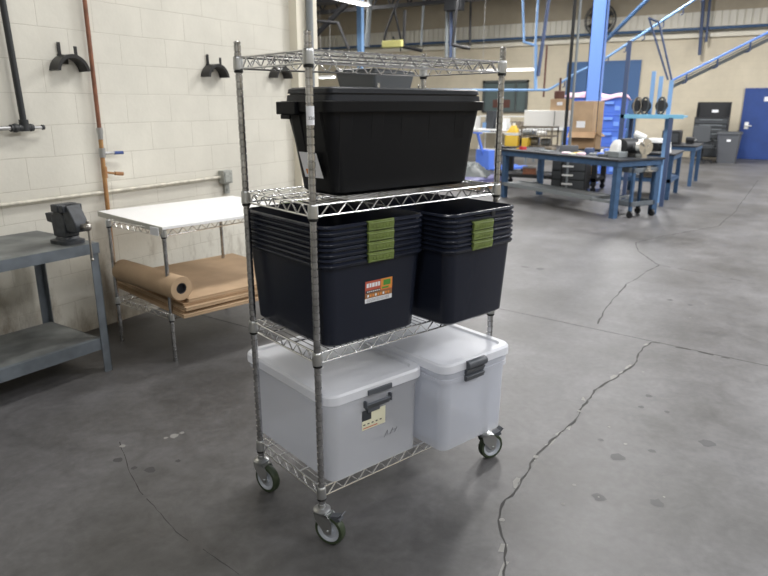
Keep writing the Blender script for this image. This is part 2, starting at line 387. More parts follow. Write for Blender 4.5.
structure(MB().box(XB-.3, XW+.3, YR-.3, YL+.3, ZC, ZC+.2).build('ceiling', 'ceil', smooth=False))
# pilaster at the end of the left wall
structure(MB().box(5.18, 5.5, 4.06, 4.16, 0, ZC).build('trim_3', 'cream', smooth=False))

# ------------------------------------------------------------------ wire shelving pieces (local: x along the width, y back)
POSTS4 = lambda W, D: ((0,0),(W,0),(0,D),(W,D))
def shelf_mesh(W, D, z, name, parent, step=.0254, pitch=.074, mt='chrome', rw=.0037, mw=.0019, nb=(1/3, 2/3)):
    m = MB(); zt, zb = z+.019, z-.019
    for (a, b) in (((0,0),(W,0)),((0,D),(W,D)),((0,0),(0,D)),((W,0),(W,D))):
        a = Vector((*a,0)); b = Vector((*b,0)); L = (b-a).length; d = (b-a)/L
        for zz in (zt, zb): m.cyl(a+d*.012+Vector((0,0,zz)), b-d*.012+Vector((0,0,zz)), rw, 6)
        n = max(2, int(round((L-.06)/(pitch/2)))); n += n % 2
        m.tube([a+d*(.03+(L-.06)*i/n)+Vector((0,0,zb if i % 2 == 0 else zt-.002)) for i in range(n+1)], rw*.9, 5)
    n = int(W/step)
    for i in range(1, n): m.cyl((W*i/n, -.003, zt+.003), (W*i/n, D+.003, zt+.003), mw, 5)
    for f in nb: m.cyl((0, D*f, zt-.001), (W, D*f, zt-.001), rw*.9, 6)
    return m.build(name, mt, parent)
def collar_mesh(x, y, z, parent, n=16):
    m = MB(); m.lathe((x,y,z), [(.0155,-.024),(.0185,-.022),(.0175,.015),(.0165,.022),(.0145,.024)], n)
    m.mi = 1; m.lathe((x,y,z), [(.0137,-.033),(.0165,-.031),(.0165,-.025),(.0137,-.024)], n); m.mi = 0
    return m.build('collar', ['zinc','clip'], parent)
def post_mesh(x, y, z0, z1, parent, r=.0127, mt='post', groove=True, n=16):
    m = MB(); prof = []; z = z0
    if groove:
        while z < z1-.026:
            prof += [(r,z),(r,z+.0206),(r-.0022,z+.0218),(r-.0022,z+.0242)]; z += .0254
    prof += [(r,z),(r,z1-.002),(r-.002,z1)]
    m.lathe((x,y,0), prof, n); return m.build('post', mt, parent)

# ---- the wheeled shelving rack
W, D = .914, .4525
ZS = (.206, .739, 1.257, 1.737)
rack = empty('wire_shelving_rack', (1.685, 1.280, 0), -.3328,
             'tall chrome wire shelving rack on four casters holding stacked storage totes', 'shelving rack')
posts = {}
for k, (x, y) in zip('FRLB', POSTS4(W, D)):
    posts[k] = post_mesh(x, y, .152, 1.811, rack)
for z in ZS:
    s = shelf_mesh(W, D, z, 'shelf', rack)
    for (x, y) in POSTS4(W, D): collar_mesh(x, y, z, s)
# paper tag wrapped round the front post
m = MB(); a0 = math.atan2(-1.76, -1.17)+.1
for (r, z0, z1, da, mi) in ((.0137, 1.532, 1.590, 1.25, 0),):
    n = 12; vs = []
    for i in range(n+1):
        a = a0-da+2*da*i/n; vs += [(r*math.cos(a), r*math.sin(a), z0), (r*math.cos(a), r*math.sin(a), z1)]
    m.add(vs, [(2*i, 2*i+2, 2*i+3, 2*i+1) for i in range(n)])
lab = m.build('post_tag', 'paper', posts['F']); lab['label'] = 'white paper tag with small black number'
def text_obj(txt, size, parent, loc, rot, mt, name='lettering'):
    cu = bpy.data.curves.new('t', 'FONT'); cu.body = txt; cu.size = size; cu.extrude = .0002; cu.align_x = 'CENTER'; cu.align_y = 'CENTER'
    t = bpy.data.objects.new('t', cu); COL.objects.link(t)
    dg = bpy.context.evaluated_depsgraph_get(); me = bpy.data.meshes.new_from_object(t.evaluated_get(dg))
    bpy.data.objects.remove(t); me.materials.clear(); me.materials.append(M[mt])
    o = bpy.data.objects.new(name, me); COL.objects.link(o); o.parent = parent; o.location = loc; o.rotation_euler = rot
    return o
text_obj('226', .013, posts['F'], (.0142*math.cos(a0+.15), .0142*math.sin(a0+.15), 1.553), (R(90), 0, a0+R(90)), 'ink', 'post_number')

def caster(x, y, rz, brake):
    m = MB()
    m.cyl((0,0,.118), (0,0,.165), .0085, 12)
    m.lathe((0,0,0), [(.012,.124),(.030,.125),(.033,.130),(.033,.137),(.026,.142),(.012,.145)], 24)
    m.lathe((0,0,0), [(.0145,.146),(.0145,.158)], 16)
    o = .034
    for s in (-1, 1):
        m.prism([(-.026,.126),(.034,.126),(.052,.105),(o+.017,.055),(o,.045),(o-.015,.055),(-.018,.095)], s*.0205, s*.0235)
    m.box(-.024, .036, -.0235, .0235, .119, .126)
    m.cyl((o,-.028,.0605), (o,.028,.0605), .006, 10)
    c = m.build('caster', 'zinc', rack); c.location = (x, y, 0); c.rotation_euler.z = rz
    m = MB(); m.lathe((o,0,.0605), [(.046,-.016),(.057,-.0155),(.0605,-.010),(.0605,.010),(.057,.0155),(.046,.016)], 32, 'Y', caps=False)
    m.build('tire', 'greenrub', c)
    m = MB(); m.lathe((o,0,.0605), [(.010,-.019),(.016,-.018),(.018,-.010),(.034,-.009),(.040,-.015),(.0475,-.0158),(.0475,.0158),(.040,.015),(.036,.009),(.018,.010),(.016,.018),(.010,.019)], 32, 'Y')
    m.build('wheel', 'wheelgrey', c)
    if brake:
        m = MB(); m.bar((.040,0,.118), (.078,0,.128), .030, .010); m.bar((.072,0,.124), (.092,0,.143), .034, .005)
        m.prism([(.05,.100),(.085,.112),(.083,.122),(.048,.122)], -.015, .015)
        m.build('brake_pedal', 'latch', c, bevel=.0015)
caster(0, 0, R(-66), True); caster(0, D, R(-76), False); caster(W, 0, R(-14), True); caster(W, D, R(-40), False)

def at_rack(u, v, z):
    c, s = math.cos(-.3328), math.sin(-.3328); return (1.685+c*u-s*v, 1.280+s*u+c*v, z)

# ---- navy-grey nesting totes
def grey_tote(handle_front=True, w=.452, hx=0.):
    l, h = .565, .330
    def rr(z, i, rad): return (z, -w/2+i, w/2-i, -l/2+i, l/2-i, rad)
    root = empty('storage_tote', (0,0,0))
    m = MB()
    m.rings([rr(0,.040,.035), rr(.010,.028,.045), rr(h-.036,.013,.045), rr(h-.0355,.004,.050), rr(h-.027,.0,.052), rr(h-.0245,.0008,.052), rr(h-.0185,.0085,.047), rr(h-.017,.0085,.047), rr(h-.0095,.0,.052), rr(h-.0075,.0,.052), rr(h-.001,.006,.048), rr(h,.009,.046), rr(h-.001,.012,.044), rr(h-.020,.0155,.044), rr(.013,.031,.043), rr(.004,.044,.033)], 6)
    m.build('body', 'greyplas', root, ang=30)
    for s in ((-1, 1) if handle_front else (1,)):
        m = MB(); y = s*(l/2)
        m.prism([(y-s*.004,h-.034),(y+s*.004,h-.034),(y+s*.0075,h-.010),(y+s*.0075,h-.004),(y-s*.004,h-.002)], hx-.058, hx+.058, 'X')
        m.box(hx-.060, hx+.060, min(y-s*.006,y+s*.004), max(y-s*.006,y+s*.004), h-.004, h+.0015)
        for zz in (h-.029, h-.007): m.box(hx-.052, hx+.052, min(y,y+s*.0086), max(y,y+s*.0086), zz-.0012, zz+.0012)
        m.mi = 1; 
        for k in range(6): m.box(hx-.040+k*.015, hx-.034+k*.015, min(y,y+s*.0076), max(y,y+s*.0076), h-.023, h-.012)
        hd = m.build('handle', ['green','green'], root, bevel=.001); hd['label'] = 'green clip handle on the short side of the tote'
    if not handle_front:
        m = MB(); y = -l/2; m.box(.030, .050, y-.0012, y+.006, h-.026, h-.006); m.box(-.068, .018, y-.0006, y+.004, h-.0165, h-.0145)
        m.build('clip_slot', 'black', root)
    return root
LBL = ['topmost', 'second from the top', 'third from the top', 'lowest']
def stack(u, v, z, first_handle, side, w, hx, rz, dz=.0375):
    outs = []
    for k in range(4):                       # k=0 topmost
        if k == 0 and not first_handle: t = grey_tote(False, w, hx)
        elif not outs or (k == 1 and not first_handle): t = grey_tote(True, w, hx)
        else: t = copy_tree(outs[-1])
        t.location = at_rack(u, v, z+(3-k)*dz); t.rotation_euler.z = -.3328+rz
        extra = ' with a bright product sticker' if (side == 'left' and k == 3) else ' with its green handle missing' if (k == 0 and not first_handle) else ''
        tag(t, f'dark grey tote{extra}, {LBL[k]} in the {side} nested stack', 'storage tote', 'dark grey nested totes with green handles')
        outs.append(t)
    return outs
# built once with its own sticker removed from copies: sticker is added after copying
sl = stack(.2525, .2475, .7625, True, 'left', .476, .007, 0)
sr = stack(.6995, .1525, .7625, False, 'right', .412, -.022, R(2.5))
def face_y(z, w2=.565/2, h=.330): return -(w2-(.028-.015*(z-.01)/(h-.046)))
def face_quad(m, x0, x1, z0, z1, off, mi):
    m.mi = mi; m.add([(x0,face_y(z0)-off,z0),(x1,face_y(z0)-off,z0),(x1,face_y(z1)-off,z1),(x0,face_y(z1)-off,z1)], [(0,1,2,3)])
m = MB(); zb = .141; xa, xb = -.051, .076
face_quad(m, xa, xb, zb, zb+.082, .0006, 1)
face_quad(m, xa, xb, zb, zb+.017, .0009, 0)
face_quad(m, xa, xb, zb+.017, zb+.037, .0009, 3)
face_quad(m, xa+.072, xb, zb+.040, zb+.082, .0009, 2)
face_quad(m, xa+.084, xa+.118, zb+.055, zb+.076, .0012, 4)
face_quad(m, xa+.078, xa+.11, zb+.043, zb+.050, .0012, 4)
face_quad(m, xa+.002, xa+.070, zb+.037, zb+.047, .0012, 5)
for k, (a, b) in enumerate(((.006,.016),(.019,.028),(.031,.043),(.046,.056),(.059,.068))): face_quad(m, xa+a, xa+b, zb+.058, zb+.074, .0012, 0)
for k in range(7): face_quad(m, xa+.008+k*.009, xa+.014+k*.009, zb+.040, zb+.0445, .0014, 0)
for k in range(9): face_quad(m, xa+.01+k*.012, xa+.018+k*.012, zb+.022, zb+.031, .0012, 2 if k % 3 else 0)
for k in range(3): face_quad(m, xa+.008, xb-.012, zb+.004+k*.004, zb+.0052+k*.004, .0012, 5)
st = m.build('product_sticker', ['paper','lred','lorange','lbrown','lgreen','ink'], sl[3]); st['label'] = 'red and orange sticker with a white strip below'
m = MB(); m.tube([(-(.476/2-.0225)+.0 -.001*abs(t), .02+.05*t, .185+.035*t*t) for t in [x/6-1 for x in range(13)]], .0022, 6)
m.build('moulded_arc', 'greyplas', sl[3])

# ---- clear bins with white lids
def clear_body(w, l, h, parent_name='body'):
    def rr(z, i, rad): return (z, -w/2+i, w/2-i, -l/2+i, l/2-i, rad)
    m = MB()
    m.rings([rr(0,.027,.03), rr(.007,.018,.04), rr(h-.043,.012,.045), rr(h-.042,.004,.05), rr(h-.023,.003,.05), rr(h-.022,.006,.05), rr(h-.002,.006,.05), rr(h,.008,.05), rr(h,.010,.045), rr(h-.040,.015,.043), rr(.011,.021,.038), rr(.004,.030,.03)], 6)
    return m
def lid_mesh(w, l, z):
    def rr(zz, i, rad): return (z+zz, -w/2+i, w/2-i, -l/2+i, l/2-i, rad)
    m = MB(); m.rings([rr(-.020,.002,.05), rr(-.020,-.004,.055), rr(.010,-.003,.054), rr(.018,.004,.05), rr(.019,.030,.035), rr(.011,.037,.032), rr(.010,.05,.02)], 6)
    return m
def clear_bin(w, l, h, lid=True, lab=None, name='clear_storage_bin', lower_latch=True, tight=False):
    root = empty(name, (0,0,0)); clear_body(w, l, h).build('body', 'milky', root, ang=30)
    for s in (-1, 1):
        m = MB(); y = s*(l/2-.004)
        if tight:
            m.prism([(y, h-.044), (y+s*.010, h-.047), (y+s*.017, h-.026), (y, h-.021)], -.088, .020, 'X')
        elif lower_latch:
            zc = h-.086; y = s*(l/2-.014)
            m.prism([(y, zc+.006), (y+s*.008, zc+.002), (y+s*.020, zc+.026), (y+s*.012, zc+.031), (y, zc+.02)], -.062, .055, 'X')
            m.box(-.068, -.061, min(y, y+s*.02), max(y, y+s*.02), zc+.012, zc+.043); m.box(.054, .060, min(y, y+s*.02), max(y, y+s*.02), zc+.012, zc+.043)
            m.box(-.050, .01, min(y, y+s*.006), max(y, y+s*.006), zc-.014, zc+.006)
        m.build('latch', 'latch', root, bevel=.002)
    if lid:
        l_ = lid_mesh(w, l, h+.0005).build('lid', 'whitelid', root, ang=35); l_['label'] = 'white snap-on lid'
        for s in (-1, 1):
            m = MB(); y = s*(l/2)
            if tight: m.tube([(x, y+s*(.006+.001), h-.004) for x in (-.086,.020)], .018, 14)
            else: m.prism([(y+s*.003, h-.020), (y+s*.009, h-.020), (y+s*.009, h-.001), (y+s*.003, h+.001)], -.060, .056, 'X')
            m.build('lid_clip', 'latch', l_, bevel=.001)
    return root
cb = clear_bin(.468, .62, .345)
cb.location = at_rack(.250, .272, .2305); cb.rotation_euler.z = -.3328
tag(cb, 'clear plastic bin with white lid and cream sticker, left on the bottom rack shelf', 'storage bin', 'clear bins with white lids')
m = MB(); yy = -.30+.022
def bq(m, x0, x1, z0, z1, off, mi):
    f = lambda z: -(.310-(.018-.006*(z-.008)/.295))-off
    m.mi = mi; m.add([(x0,f(z0),z0),(x1,f(z0),z0),(x1,f(z1),z1),(x0,f(z1),z1)], [(0,1,2,3)])
bq(m, -.075, .040, .176, .250, .0006, 0); bq(m, -.075, -.03, .215, .258, .0009, 1); bq(m, -.071, .0, .182, .186, .0012, 2)
for k in range(5): bq(m, -.069+k*.02, -.059+k*.02, .196, .201, .0012, 1)
m.build('paper_sticker', ['lyellow','vise','lred'], cb)
m = MB()
for (a, b) in (((.105,.112),(.122,.138)),((.122,.138),(.125,.118)),((.135,.115),(.150,.140)),((.14,.13),(.165,.13)),((.160,.118),(.172,.136))):
    f = lambda z: -(.310-(.018-.006*(z-.008)/.295))-.0012
    m.cyl((a[0]-.07, f(a[1]), a[1]), (b[0]-.07, f(b[1]), b[1]), .0009, 5)
m.build('pen_scribble', 'bingrey', cb)
# right pair: an open bin nested under a lidded one
b1 = clear_bin(.406, .56, .345, lid=False, tight=True)
b1.location = at_rack(.692, .135, .2305); b1.rotation_euler.z = -.3328
tag(b1, 'clear plastic bin nested beneath the lidded one, right on the bottom rack shelf', 'storage bin', 'clear bins with white lids')
b2 = clear_bin(.406, .56, .345, lid=True, tight=True)
b2.location = at_rack(.692, .135, .2305+.0275); b2.rotation_euler.z = -.3328
tag(b2, 'clear plastic bin with white lid and dark rolled latch, right on the bottom rack shelf', 'storage bin', 'clear bins with white lids')

# ---- big black tote on the third shelf
w, l, h = .79, .31, .325
bt = empty('black_tote', at_rack(.490, .20, 1.2815), -.3328, 'large black lidded tote with heavy rim on the upper middle shelf of the rack', 'storage tote')
def rr(z, i, rad, j=0): return (z, -w/2+i+j, w/2-i-j*.4, -l/2+i, l/2-i, rad)
m = MB(); m.rings([rr(0,.052,.03,.03), rr(.012,.040,.04,.022), rr(h-.052,.020,.045), rr(h-.036,.018,.045), rr(h-.035,.002,.03), rr(h-.002,.0,.03), rr(h,.003,.03), rr(h,.012,.03), rr(.02,.05,.03,.02)], 6)
for x in (-.30,-.16,-.02,.12,.26): m.add([(x-.028,-l/2+.052,.012),(x+.028,-l/2+.052,.012),(x+.032,-l/2+.020,h-.036),(x-.032,-l/2+.020,h-.036),(x-.022,-l/2+.044,.018),(x+.022,-l/2+.044,.018),(x+.026,-l/2+.016,h-.036),(x-.026,-l/2+.016,h-.036)], [(4,5,6,7),(0,1,5,4),(1,2,6,5),(2,3,7,6),(3,0,4,7)])
for y in (-.07, .06): m.add([(-w/2+.080,y-.028,.02),(-w/2+.080,y+.028,.02),(-w/2+.022,y+.032,h-.036),(-w/2+.022,y-.032,h-.036),(-w/2+.064,y-.022,.026),(-w/2+.064,y+.022,.026),(-w/2+.011,y+.026,h-.036),(-w/2+.011,y-.026,h-.036)], [(4,5,6,7),(0,1,5,4),(1,2,6,5),(2,3,7,6),(3,0,4,7)])
m.build('body', 'blackplas', bt, ang=30)
m = MB(); 
m.rings([(h+.0005,-w/2+.020,w/2-.012,-l/2+.012,l/2-.012,.03),(h+.020,-w/2+.022,w/2-.014,-l/2+.014,l/2-.014,.03),(h+.021,-w/2+.030,w/2-.022,-l/2+.020,l/2-.020,.03),(h+.025,-w/2+.030,w/2-.022,-l/2+.020,l/2-.020,.03),
         (h+.026,-w/2+.024,w/2-.016,-l/2+.014,l/2-.014,.03),(h+.040,-w/2+.026,w/2-.020,-l/2+.016,l/2-.016,.03),(h+.046,-w/2+.036,w/2-.028,-l/2+.026,l/2-.026,.03),(h+.042,-w/2+.060,w/2-.052,-l/2+.05,l/2-.05,.02)], 6)
m.build('lid', 'lidplas', bt, ang=30)
for s in (-1, 1):
    m = MB(); x = s*(w/2-(0 if s < 0 else .0)); m.box(min(x-s*.02,x+s*.012), max(x-s*.02,x+s*.012), .02, l/2-.01, h-.046, h-.002)
    m.box(min(x,x+s*.010), max(x,x+s*.010), .06, .12, h-.062, h-.046)
    m.build('handle', 'blackplas', bt, bevel=.003)
m = MB(); sx = -w/2+.052
m.add([(sx-.012,.045,.060),(sx-.010,-.068,.062),(sx-.030,-.055,.150),(sx-.030,.055,.150)], [(0,1,2,3)])
m.mi = 1; m.add([(sx-.0145,.03,.072),(sx-.0125,-.055,.074),(sx-.0165,-.052,.092),(sx-.0185,.03,.090)], [(0,1,2,3)])
m.build('paper_sticker', ['paper','lorange'], bt)

# ------------------------------------------------------------------ left wall fittings
def wall_hook(x, z, lab):
    t = empty('wall_hook', (x, 4.148, z), 0, lab, 'hook', 'black hose hooks on the cream wall')
    m = MB(); n = 14; vs = []; r0, r1 = .120, .098
    for i in range(n+1):
        a = R(8+164*i/n)
        for r in (r0, r1):
            for y in (0, -.095): vs.append((r*math.cos(a), y, r*math.sin(a)-.02))
    fs = []
    for i in range(n):
        a, b = 4*i, 4*i+4
        fs += [(a,a+1,b+1,b),(a+2,b+2,b+3,a+3),(a+1,a+3,b+3,b+1),(a,b,b+2,a+2)]
    fs += [(0,2,3,1),(4*n,4*n+1,4*n+3,4*n+2)]
    m.add(vs, fs)
    m.box(-.05, .02, -.010, 0, .04, .100)
    m.build('saddle', 'hook', t)
    for dx, y, zt in ((-.035, -.008, .175), (.030, -.085, .150)):
        m = MB(); m.box(dx-.011, dx+.011, y-.004, y+.004, .08, zt); m.build('prong', 'hook', t, bevel=.002)
wall_hook(2.80, 1.815, 'black half round wall hook between the black and brown pipes')
wall_hook(4.12, 1.82, 'black half round wall hook in the middle of the cream wall')
wall_hook(4.965, 1.84, 'black half round wall hook seen behind the top shelf of the rack')

t = empty('iron_pipe', (2.432, 4.10, 1.455), 0, 'black iron pipe dropping to a tee and horizontal run, left edge of the wall', 'pipe')
MB().cyl((0,0,.03), (-.14,0,4.845), .0195, 14).build('riser', 'blackpipe', t)
m = MB(); m.cyl((-1.6,0,0), (-.09,0,0), .014, 10); m.cyl((.05,0,0), (.13,0,-.002), .010, 10); m.build('crossrun', 'dullsteel', t)
m = MB(); m.cyl((-.09,0,0), (.055,0,0), .022, 12); m.cyl((0,0,-.02), (0,0,.05), .028, 12); m.sphere((-.06,0,0), .028); m.sphere((.04,0,0), .024); m.cyl((.115,0,0),(.13,0,0),.016,8); m.build('valve', 'blackpipe', t)
m = MB(); m.box(-.012, .012, 0, .0495, -.01, .01); m.build('bracket', 'blackpipe', t)
t = empty('copper_pipe', (2.975, 4.11, 0), 0, 'thin brown vertical pipe with a blue lever valve, left of the white topped table', 'pipe')
MB().cyl((.0,0,1.42), (.01,0,6.3), .0145, 12).build('upper_pipe', 'copper', t)
MB().cyl((-.02,0,.0), (0,0,1.42), .0155, 12).build('lower_pipe', 'brasspipe', t)
m = MB(); m.cyl((0,0,1.40),(0,0,1.44),.021,12); m.cyl((.0,0,1.36),(.0,0,1.40),.018,12); m.build('coupling', 'dullsteel', t)
m = MB(); m.cyl((0,0,1.265), (.10,-.01,1.262), .010, 10); m.cyl((0,0,1.235), (0,0,1.30), .022, 12); m.mi = 1; m.cyl((.09,-.01,1.262), (.16,-.015,1.260), .012, 10); m.build('lever_valve', ['dullsteel','doorblue'], t)
m = MB(); m.cyl((0,0,1.13), (.07,-.02,1.118), .009, 10); m.cyl((.07,-.02,1.118), (.13,-.03,1.110), .014, 10); m.cyl((0,0,1.09),(0,0,1.17),.020,12); m.build('drain_cock', 'brasspipe', t)
t = empty('wall_conduit', (0, 4.125, .99), 0, 'cream painted conduit running along the wall into a small grey box', 'conduit')
MB().cyl((XB+.1,0,0), (4.14,0,0), .012, 12).build('tube', 'conduitpaint', t)
m = MB(); m.box(4.12, 4.225, -.045, .02, -.055, .055); m.box(4.13, 4.215, -.051, -.045, -.045, .045); m.build('box', 'elbox', t, bevel=.004)
m = MB(); m.box(4.17, 4.225, .0, .022, -.15, -.055); m.cyl((4.2,-.008,-.11),(4.2,.0,-.11),.014,10); m.build('strap', 'elbox', t)
m = MB().cyl((5.33, 4.02, 0), (5.33, 4.02, 6.3), .034, 16).build('vertical_conduit', 'greypipe'); tag(m, 'grey vertical conduit at the end of the cream wall behind the rack', 'pipe')

# ------------------------------------------------------------------ grey workbench with vise
bz = R(-3)
t = empty('steel_workbench', (2.345, 3.375, 0), bz, 'grey painted steel workbench with lower shelf at the left edge', 'workbench')
BW, BD, BH = 2.2, .67, .812
m = MB(); m.box(-BW, 0, 0, BD, BH-.004, BH); m.mi = 1; m.box(-BW, 0, -.003, .003, BH-.062, BH-.001); m.box(-BW, 0, BD-.003, BD+.003, BH-.062, BH-.001); m.box(-.003, .003, 0, BD, BH-.062, BH-.001)
m.build('benchtop', ['benchtop','benchgrey'], t, smooth=False)
for x, y, sx, sy in ((-.005,.005,-1,1),(-.005,BD-.005,-1,-1),(-BW+.005,.005,1,1),(-BW+.005,BD-.005,1,-1)):
    m = MB(); m.box(min(x,x+sx*.05), max(x,x+sx*.05), min(y,y+sy*.005), max(y,y+sy*.005), 0, BH-.005)
    m.box(min(x,x+sx*.005), max(x,x+sx*.005), min(y,y+sy*.05), max(y,y+sy*.05), 0, BH-.005); m.build('leg', 'benchgrey', t, smooth=False)
m = MB(); zl = .215; m.box(-BW+.01, -.035, .04, BD-.08, zl-.004, zl); m.mi = 1
m.box(-BW+.01, -.035, .012, .018, zl-.065, zl+.006); m.box(-BW+.01, -.035, .018, .045, zl-.001, zl+.006); m.box(-BW+.01, -.035, BD-.082, BD-.078, zl-.065, zl); m.box(-.04, -.035, .018, BD-.078, zl-.05, zl)
m.build('lower_shelf', ['benchtop','benchgrey'], t, smooth=False)

vz = R(-88)
t = empty('bench_vise', (2.248, 3.515, BH+.0005), vz, 'dark iron bench vise bolted to the corner of the grey workbench', 'vise')
m = MB(); m.rings([(0,-.10,.09,-.075,.075,.04),(.022,-.10,.09,-.075,.075,.04),(.030,-.07,.065,-.055,.055,.03),(.045,-.06,.06,-.05,.05,.03)], 5); m.build('swivel_base', 'vise', t)
m = MB(); m.prism([(-.065,.045),(.055,.045),(.055,.15),(.04,.185),(.035,.235),(.03,.25),(-.02,.25),(-.035,.23),(-.05,.19),(-.07,.185),(-.07,.12)], -.05, .05)
m.prism([(-.155,.185),(-.07,.19),(-.07,.12),(-.145,.13)], -.032, .032); m.box(-.03, .038, -.072, .072, .205, .252)
m.build('fixed_jaw', 'vise', t, bevel=.006)
m = MB(); m.prism([(.046,.25),(.09,.25),(.125,.20),(.16,.135),(.16,.085),(.07,.085),(.06,.13),(.05,.18)], -.048, .048); m.box(.045, .085, -.070, .070, .205, .250); m.box(-.05,.08,-.03,.03,.07,.12)
m.build('moving_jaw', 'vise', t, bevel=.006)
m = MB(); m.cyl((.15,0,.118), (.20,0,.118), .018, 14); m.sphere((.205,0,.118), .027, 14); m.build('screw', 'viseend', t)
m = MB(); m.cyl((.212,0,.150), (.214,0,-.085), .0065, 10); m.sphere((.212,0,.153), .011); m.sphere((.214,0,-.088), .011); m.build('handle', 'viseend', t)

t.scale = (.92, .92, .92)
# ------------------------------------------------------------------ wire table with white board
tz = R(-6)
t = empty('wire_table', (2.642, 3.153, 0), tz, 'low chrome wire shelving table with white board top against the left wall', 'table')
TW, TD = .93, .61
for (x, y) in POSTS4(TW, TD): post_mesh(x, y, .0, .862, t, n=12)
for z in (.838, .300):
    s = shelf_mesh(TW, TD, z, 'shelf', t, step=.0265, nb=(.5,))
    for (x, y) in POSTS4(TW, TD): collar_mesh(x, y, z, s, 12)
m = MB(); m.box(0, 1.10, 0, .90, .8645, .883); b = m.build('board_top', ['whitetop'], t, bevel=.002, loc=(-.025,-.03,0), rz=R(-6.5))
m = MB(); m.box(-.0025, -.0002, 0, .90, .846, .8825); m.build('edge_strip', 'edge', b)
m = MB(); m.box(-.042, -.038, -.01, .075, .828, .878); m.build('tag_holder', 'paper', t)
# flattened boxes + roll
rnd = random.Random(3); sh = []
cz = R(-14); z = .3255
names = ['lowest', 'second from the bottom', 'middle one', 'second from the top', 'topmost']
for k, (w_, l_, dx, dy, th, mt) in enumerate(((.98,1.02,.02,.0,.020,'card'),(.95,1.0,.03,.03,.016,'card2'),(.96,1.0,.045,.01,.022,'card'),(.93,.99,.05,.045,.014,'card2'),(.92,.95,.09,.055,.022,'card'))):
    m = MB(); m.box(0, w_, 0, l_, 0, th/2-.001); m.box(.004, w_-.006, .004, l_-.006, th/2, th)
    o = m.build('cardboard_sheet', mt, bevel=.0015)
    c_, s_ = math.cos(cz), math.sin(cz); o.location = (2.585+c_*dx-s_*dy, 3.0+s_*dx+c_*dy, z); o.rotation_euler.z = cz+R((k%3-1)*.8)
    tag(o, f'flattened brown cardboard box, {names[k]} of the pile under the white topped table', 'cardboard', 'flattened boxes under the table'); z += th+.001
zt = z
e1, e2 = Vector((2.650,3.045,0)), Vector((2.765,3.75,0)); r = .076; dv = (e1-e2)
m = MB(); L = dv.length; m.lathe((0,0,0), [(.034,.004),(.036,0),(r-.002,0),(r,.003),(r,L-.003),(r-.002,L),(.036,L),(.034,L-.004)], 32, 'X', caps=False)
m.mi = 1; m.lathe((0,0,0), [(.0345,.002),(.0345,L-.002),(.030,L-.002),(.030,.002),(.0345,.002)], 24, 'X', caps=False); 
m.mi = 1; m.lathe((0,0,0), [(.0300,.03),(.0300,.032)], 24, 'X')
m.mi = 0
o = m.build('paper_roll', ['card','core']); o.location = (e1.x, e1.y, zt+r+.0005); o.rotation_euler.z = math.atan2(-dv.y, -dv.x)
tag(o, 'thick roll of brown kraft paper lying on the flattened boxes', 'paper roll')

# ------------------------------------------------------------------ rear wire rack with dark bin
t = empty('wire_shelving_rack', (6.40, 3.90, 0), 0, 'second wire rack standing behind the black tote, only its upper shelf showing', 'shelving rack')
for (x, y) in POSTS4(.95, .45): post_mesh(x, y, 0, 1.83, t, r=.014, groove=False, n=10)
for z in (.25, 1.0, 1.745): shelf_mesh(.95, .45, z, 'shelf', t, step=.05, rw=.004, mw=.003)
t2 = empty('dark_bin', (6.80, 4.18, 1.77), 0, 'dark plastic bin on the second wire rack behind the black tote', 'storage tote')
m = MB(); m.rings([(0,-.42,.42,-.24,.24,.03),(.17,-.46,.46,-.27,.27,.04),(.171,-.475,.475,-.28,.28,.04),(.19,-.475,.475,-.28,.28,.04),(.19,-.45,.45,-.26,.26,.04),(.01,-.41,.41,-.23,.23,.03)], 4); m.build('body', 'darkgrey', t2)
m = MB(); m.rings([(.191,-.47,.47,-.275,.275,.04),(.205,-.47,.47,-.275,.275,.04),(.215,-.44,.44,-.25,.25,.04)], 4); m.build('lid', 'lidplas', t2)

# ------------------------------------------------------------------ far wall: doors, window, fan
def door(name, y0, y1, z1, mt, pan, handle=True, rolls=False):
    m = MB(); m.box(XW-.06, XW-.004, y0-.06, y0, 0, z1+.06); m.box(XW-.06, XW-.004, y1, y1+.06, 0, z1+.06); m.box(XW-.06, XW-.004, y0, y1, z1, z1+.06)
    d = MB(); d.box(XW-.045, XW-.004, y0, y1, .01, z1)
    if rolls:
        k = .3
        while k < z1: d.box(XW-.052, XW-.045, y0, y1, k, k+.012); k += .3
    o = structure(d.build(name, mt, smooth=False))
    f = m.build('door_frame', mt, o, smooth=False)
    if handle:
        h_ = MB(); h_.cyl((XW-.06, y1-.10, 1.0), (XW-.10, y1-.10, 1.0), .03, 10); h_.cyl((XW-.10, y1-.10, 1.0), (XW-.10, y1-.24, .99), .016, 8); h_.box(XW-.05, XW-.045, y1-.16, y1-.05, .90, 1.10); h_.build('door_handle', 'white', o)
    return o
door('door_1', 4.18, 6.42, 2.92, 'door1blue', 1, False, True)
d2 = door('door_2', .12, 1.03, 2.02, 'doorblue', 1)
m = MB(); m.box(XW-.05, XW-.045, .35, .56, 1.70, 1.83); m.build('door_notice', 'paper', d2)
m = MB()
for a in ((7.80,9.50,2.36,2.44),(7.80,9.50,1.34,1.40),(7.80,7.88,1.34,2.44),(9.42,9.50,1.34,2.44),(8.22,8.27,1.40,2.36)): m.box(XW-.07, XW-.005, *a)
wn = structure(m.build('window_1', 'frame', smooth=False))
MB().box(XW-.02, XW-.006, 7.88, 9.42, 1.40, 2.36).build('pane', 'glass', wn, smooth=False)
m = MB(); m.box(XW-.03, XW-.02, 8.45, 9.1, 1.5, 1.78); m.build('window_notice', 'brown', wn)
m = MB().box(XW-.015, XW-.003, 8.92, 9.32, 1.30, 1.90).build('poster', 'lyellow'); tag(m, 'pale yellow poster on the far wall left of the dark window', 'poster')
t = empty('wall_fan', (XW-.1, 5.49, 4.22), 0, 'round dark wall fan behind the top of the blue column', 'fan')
m = MB()
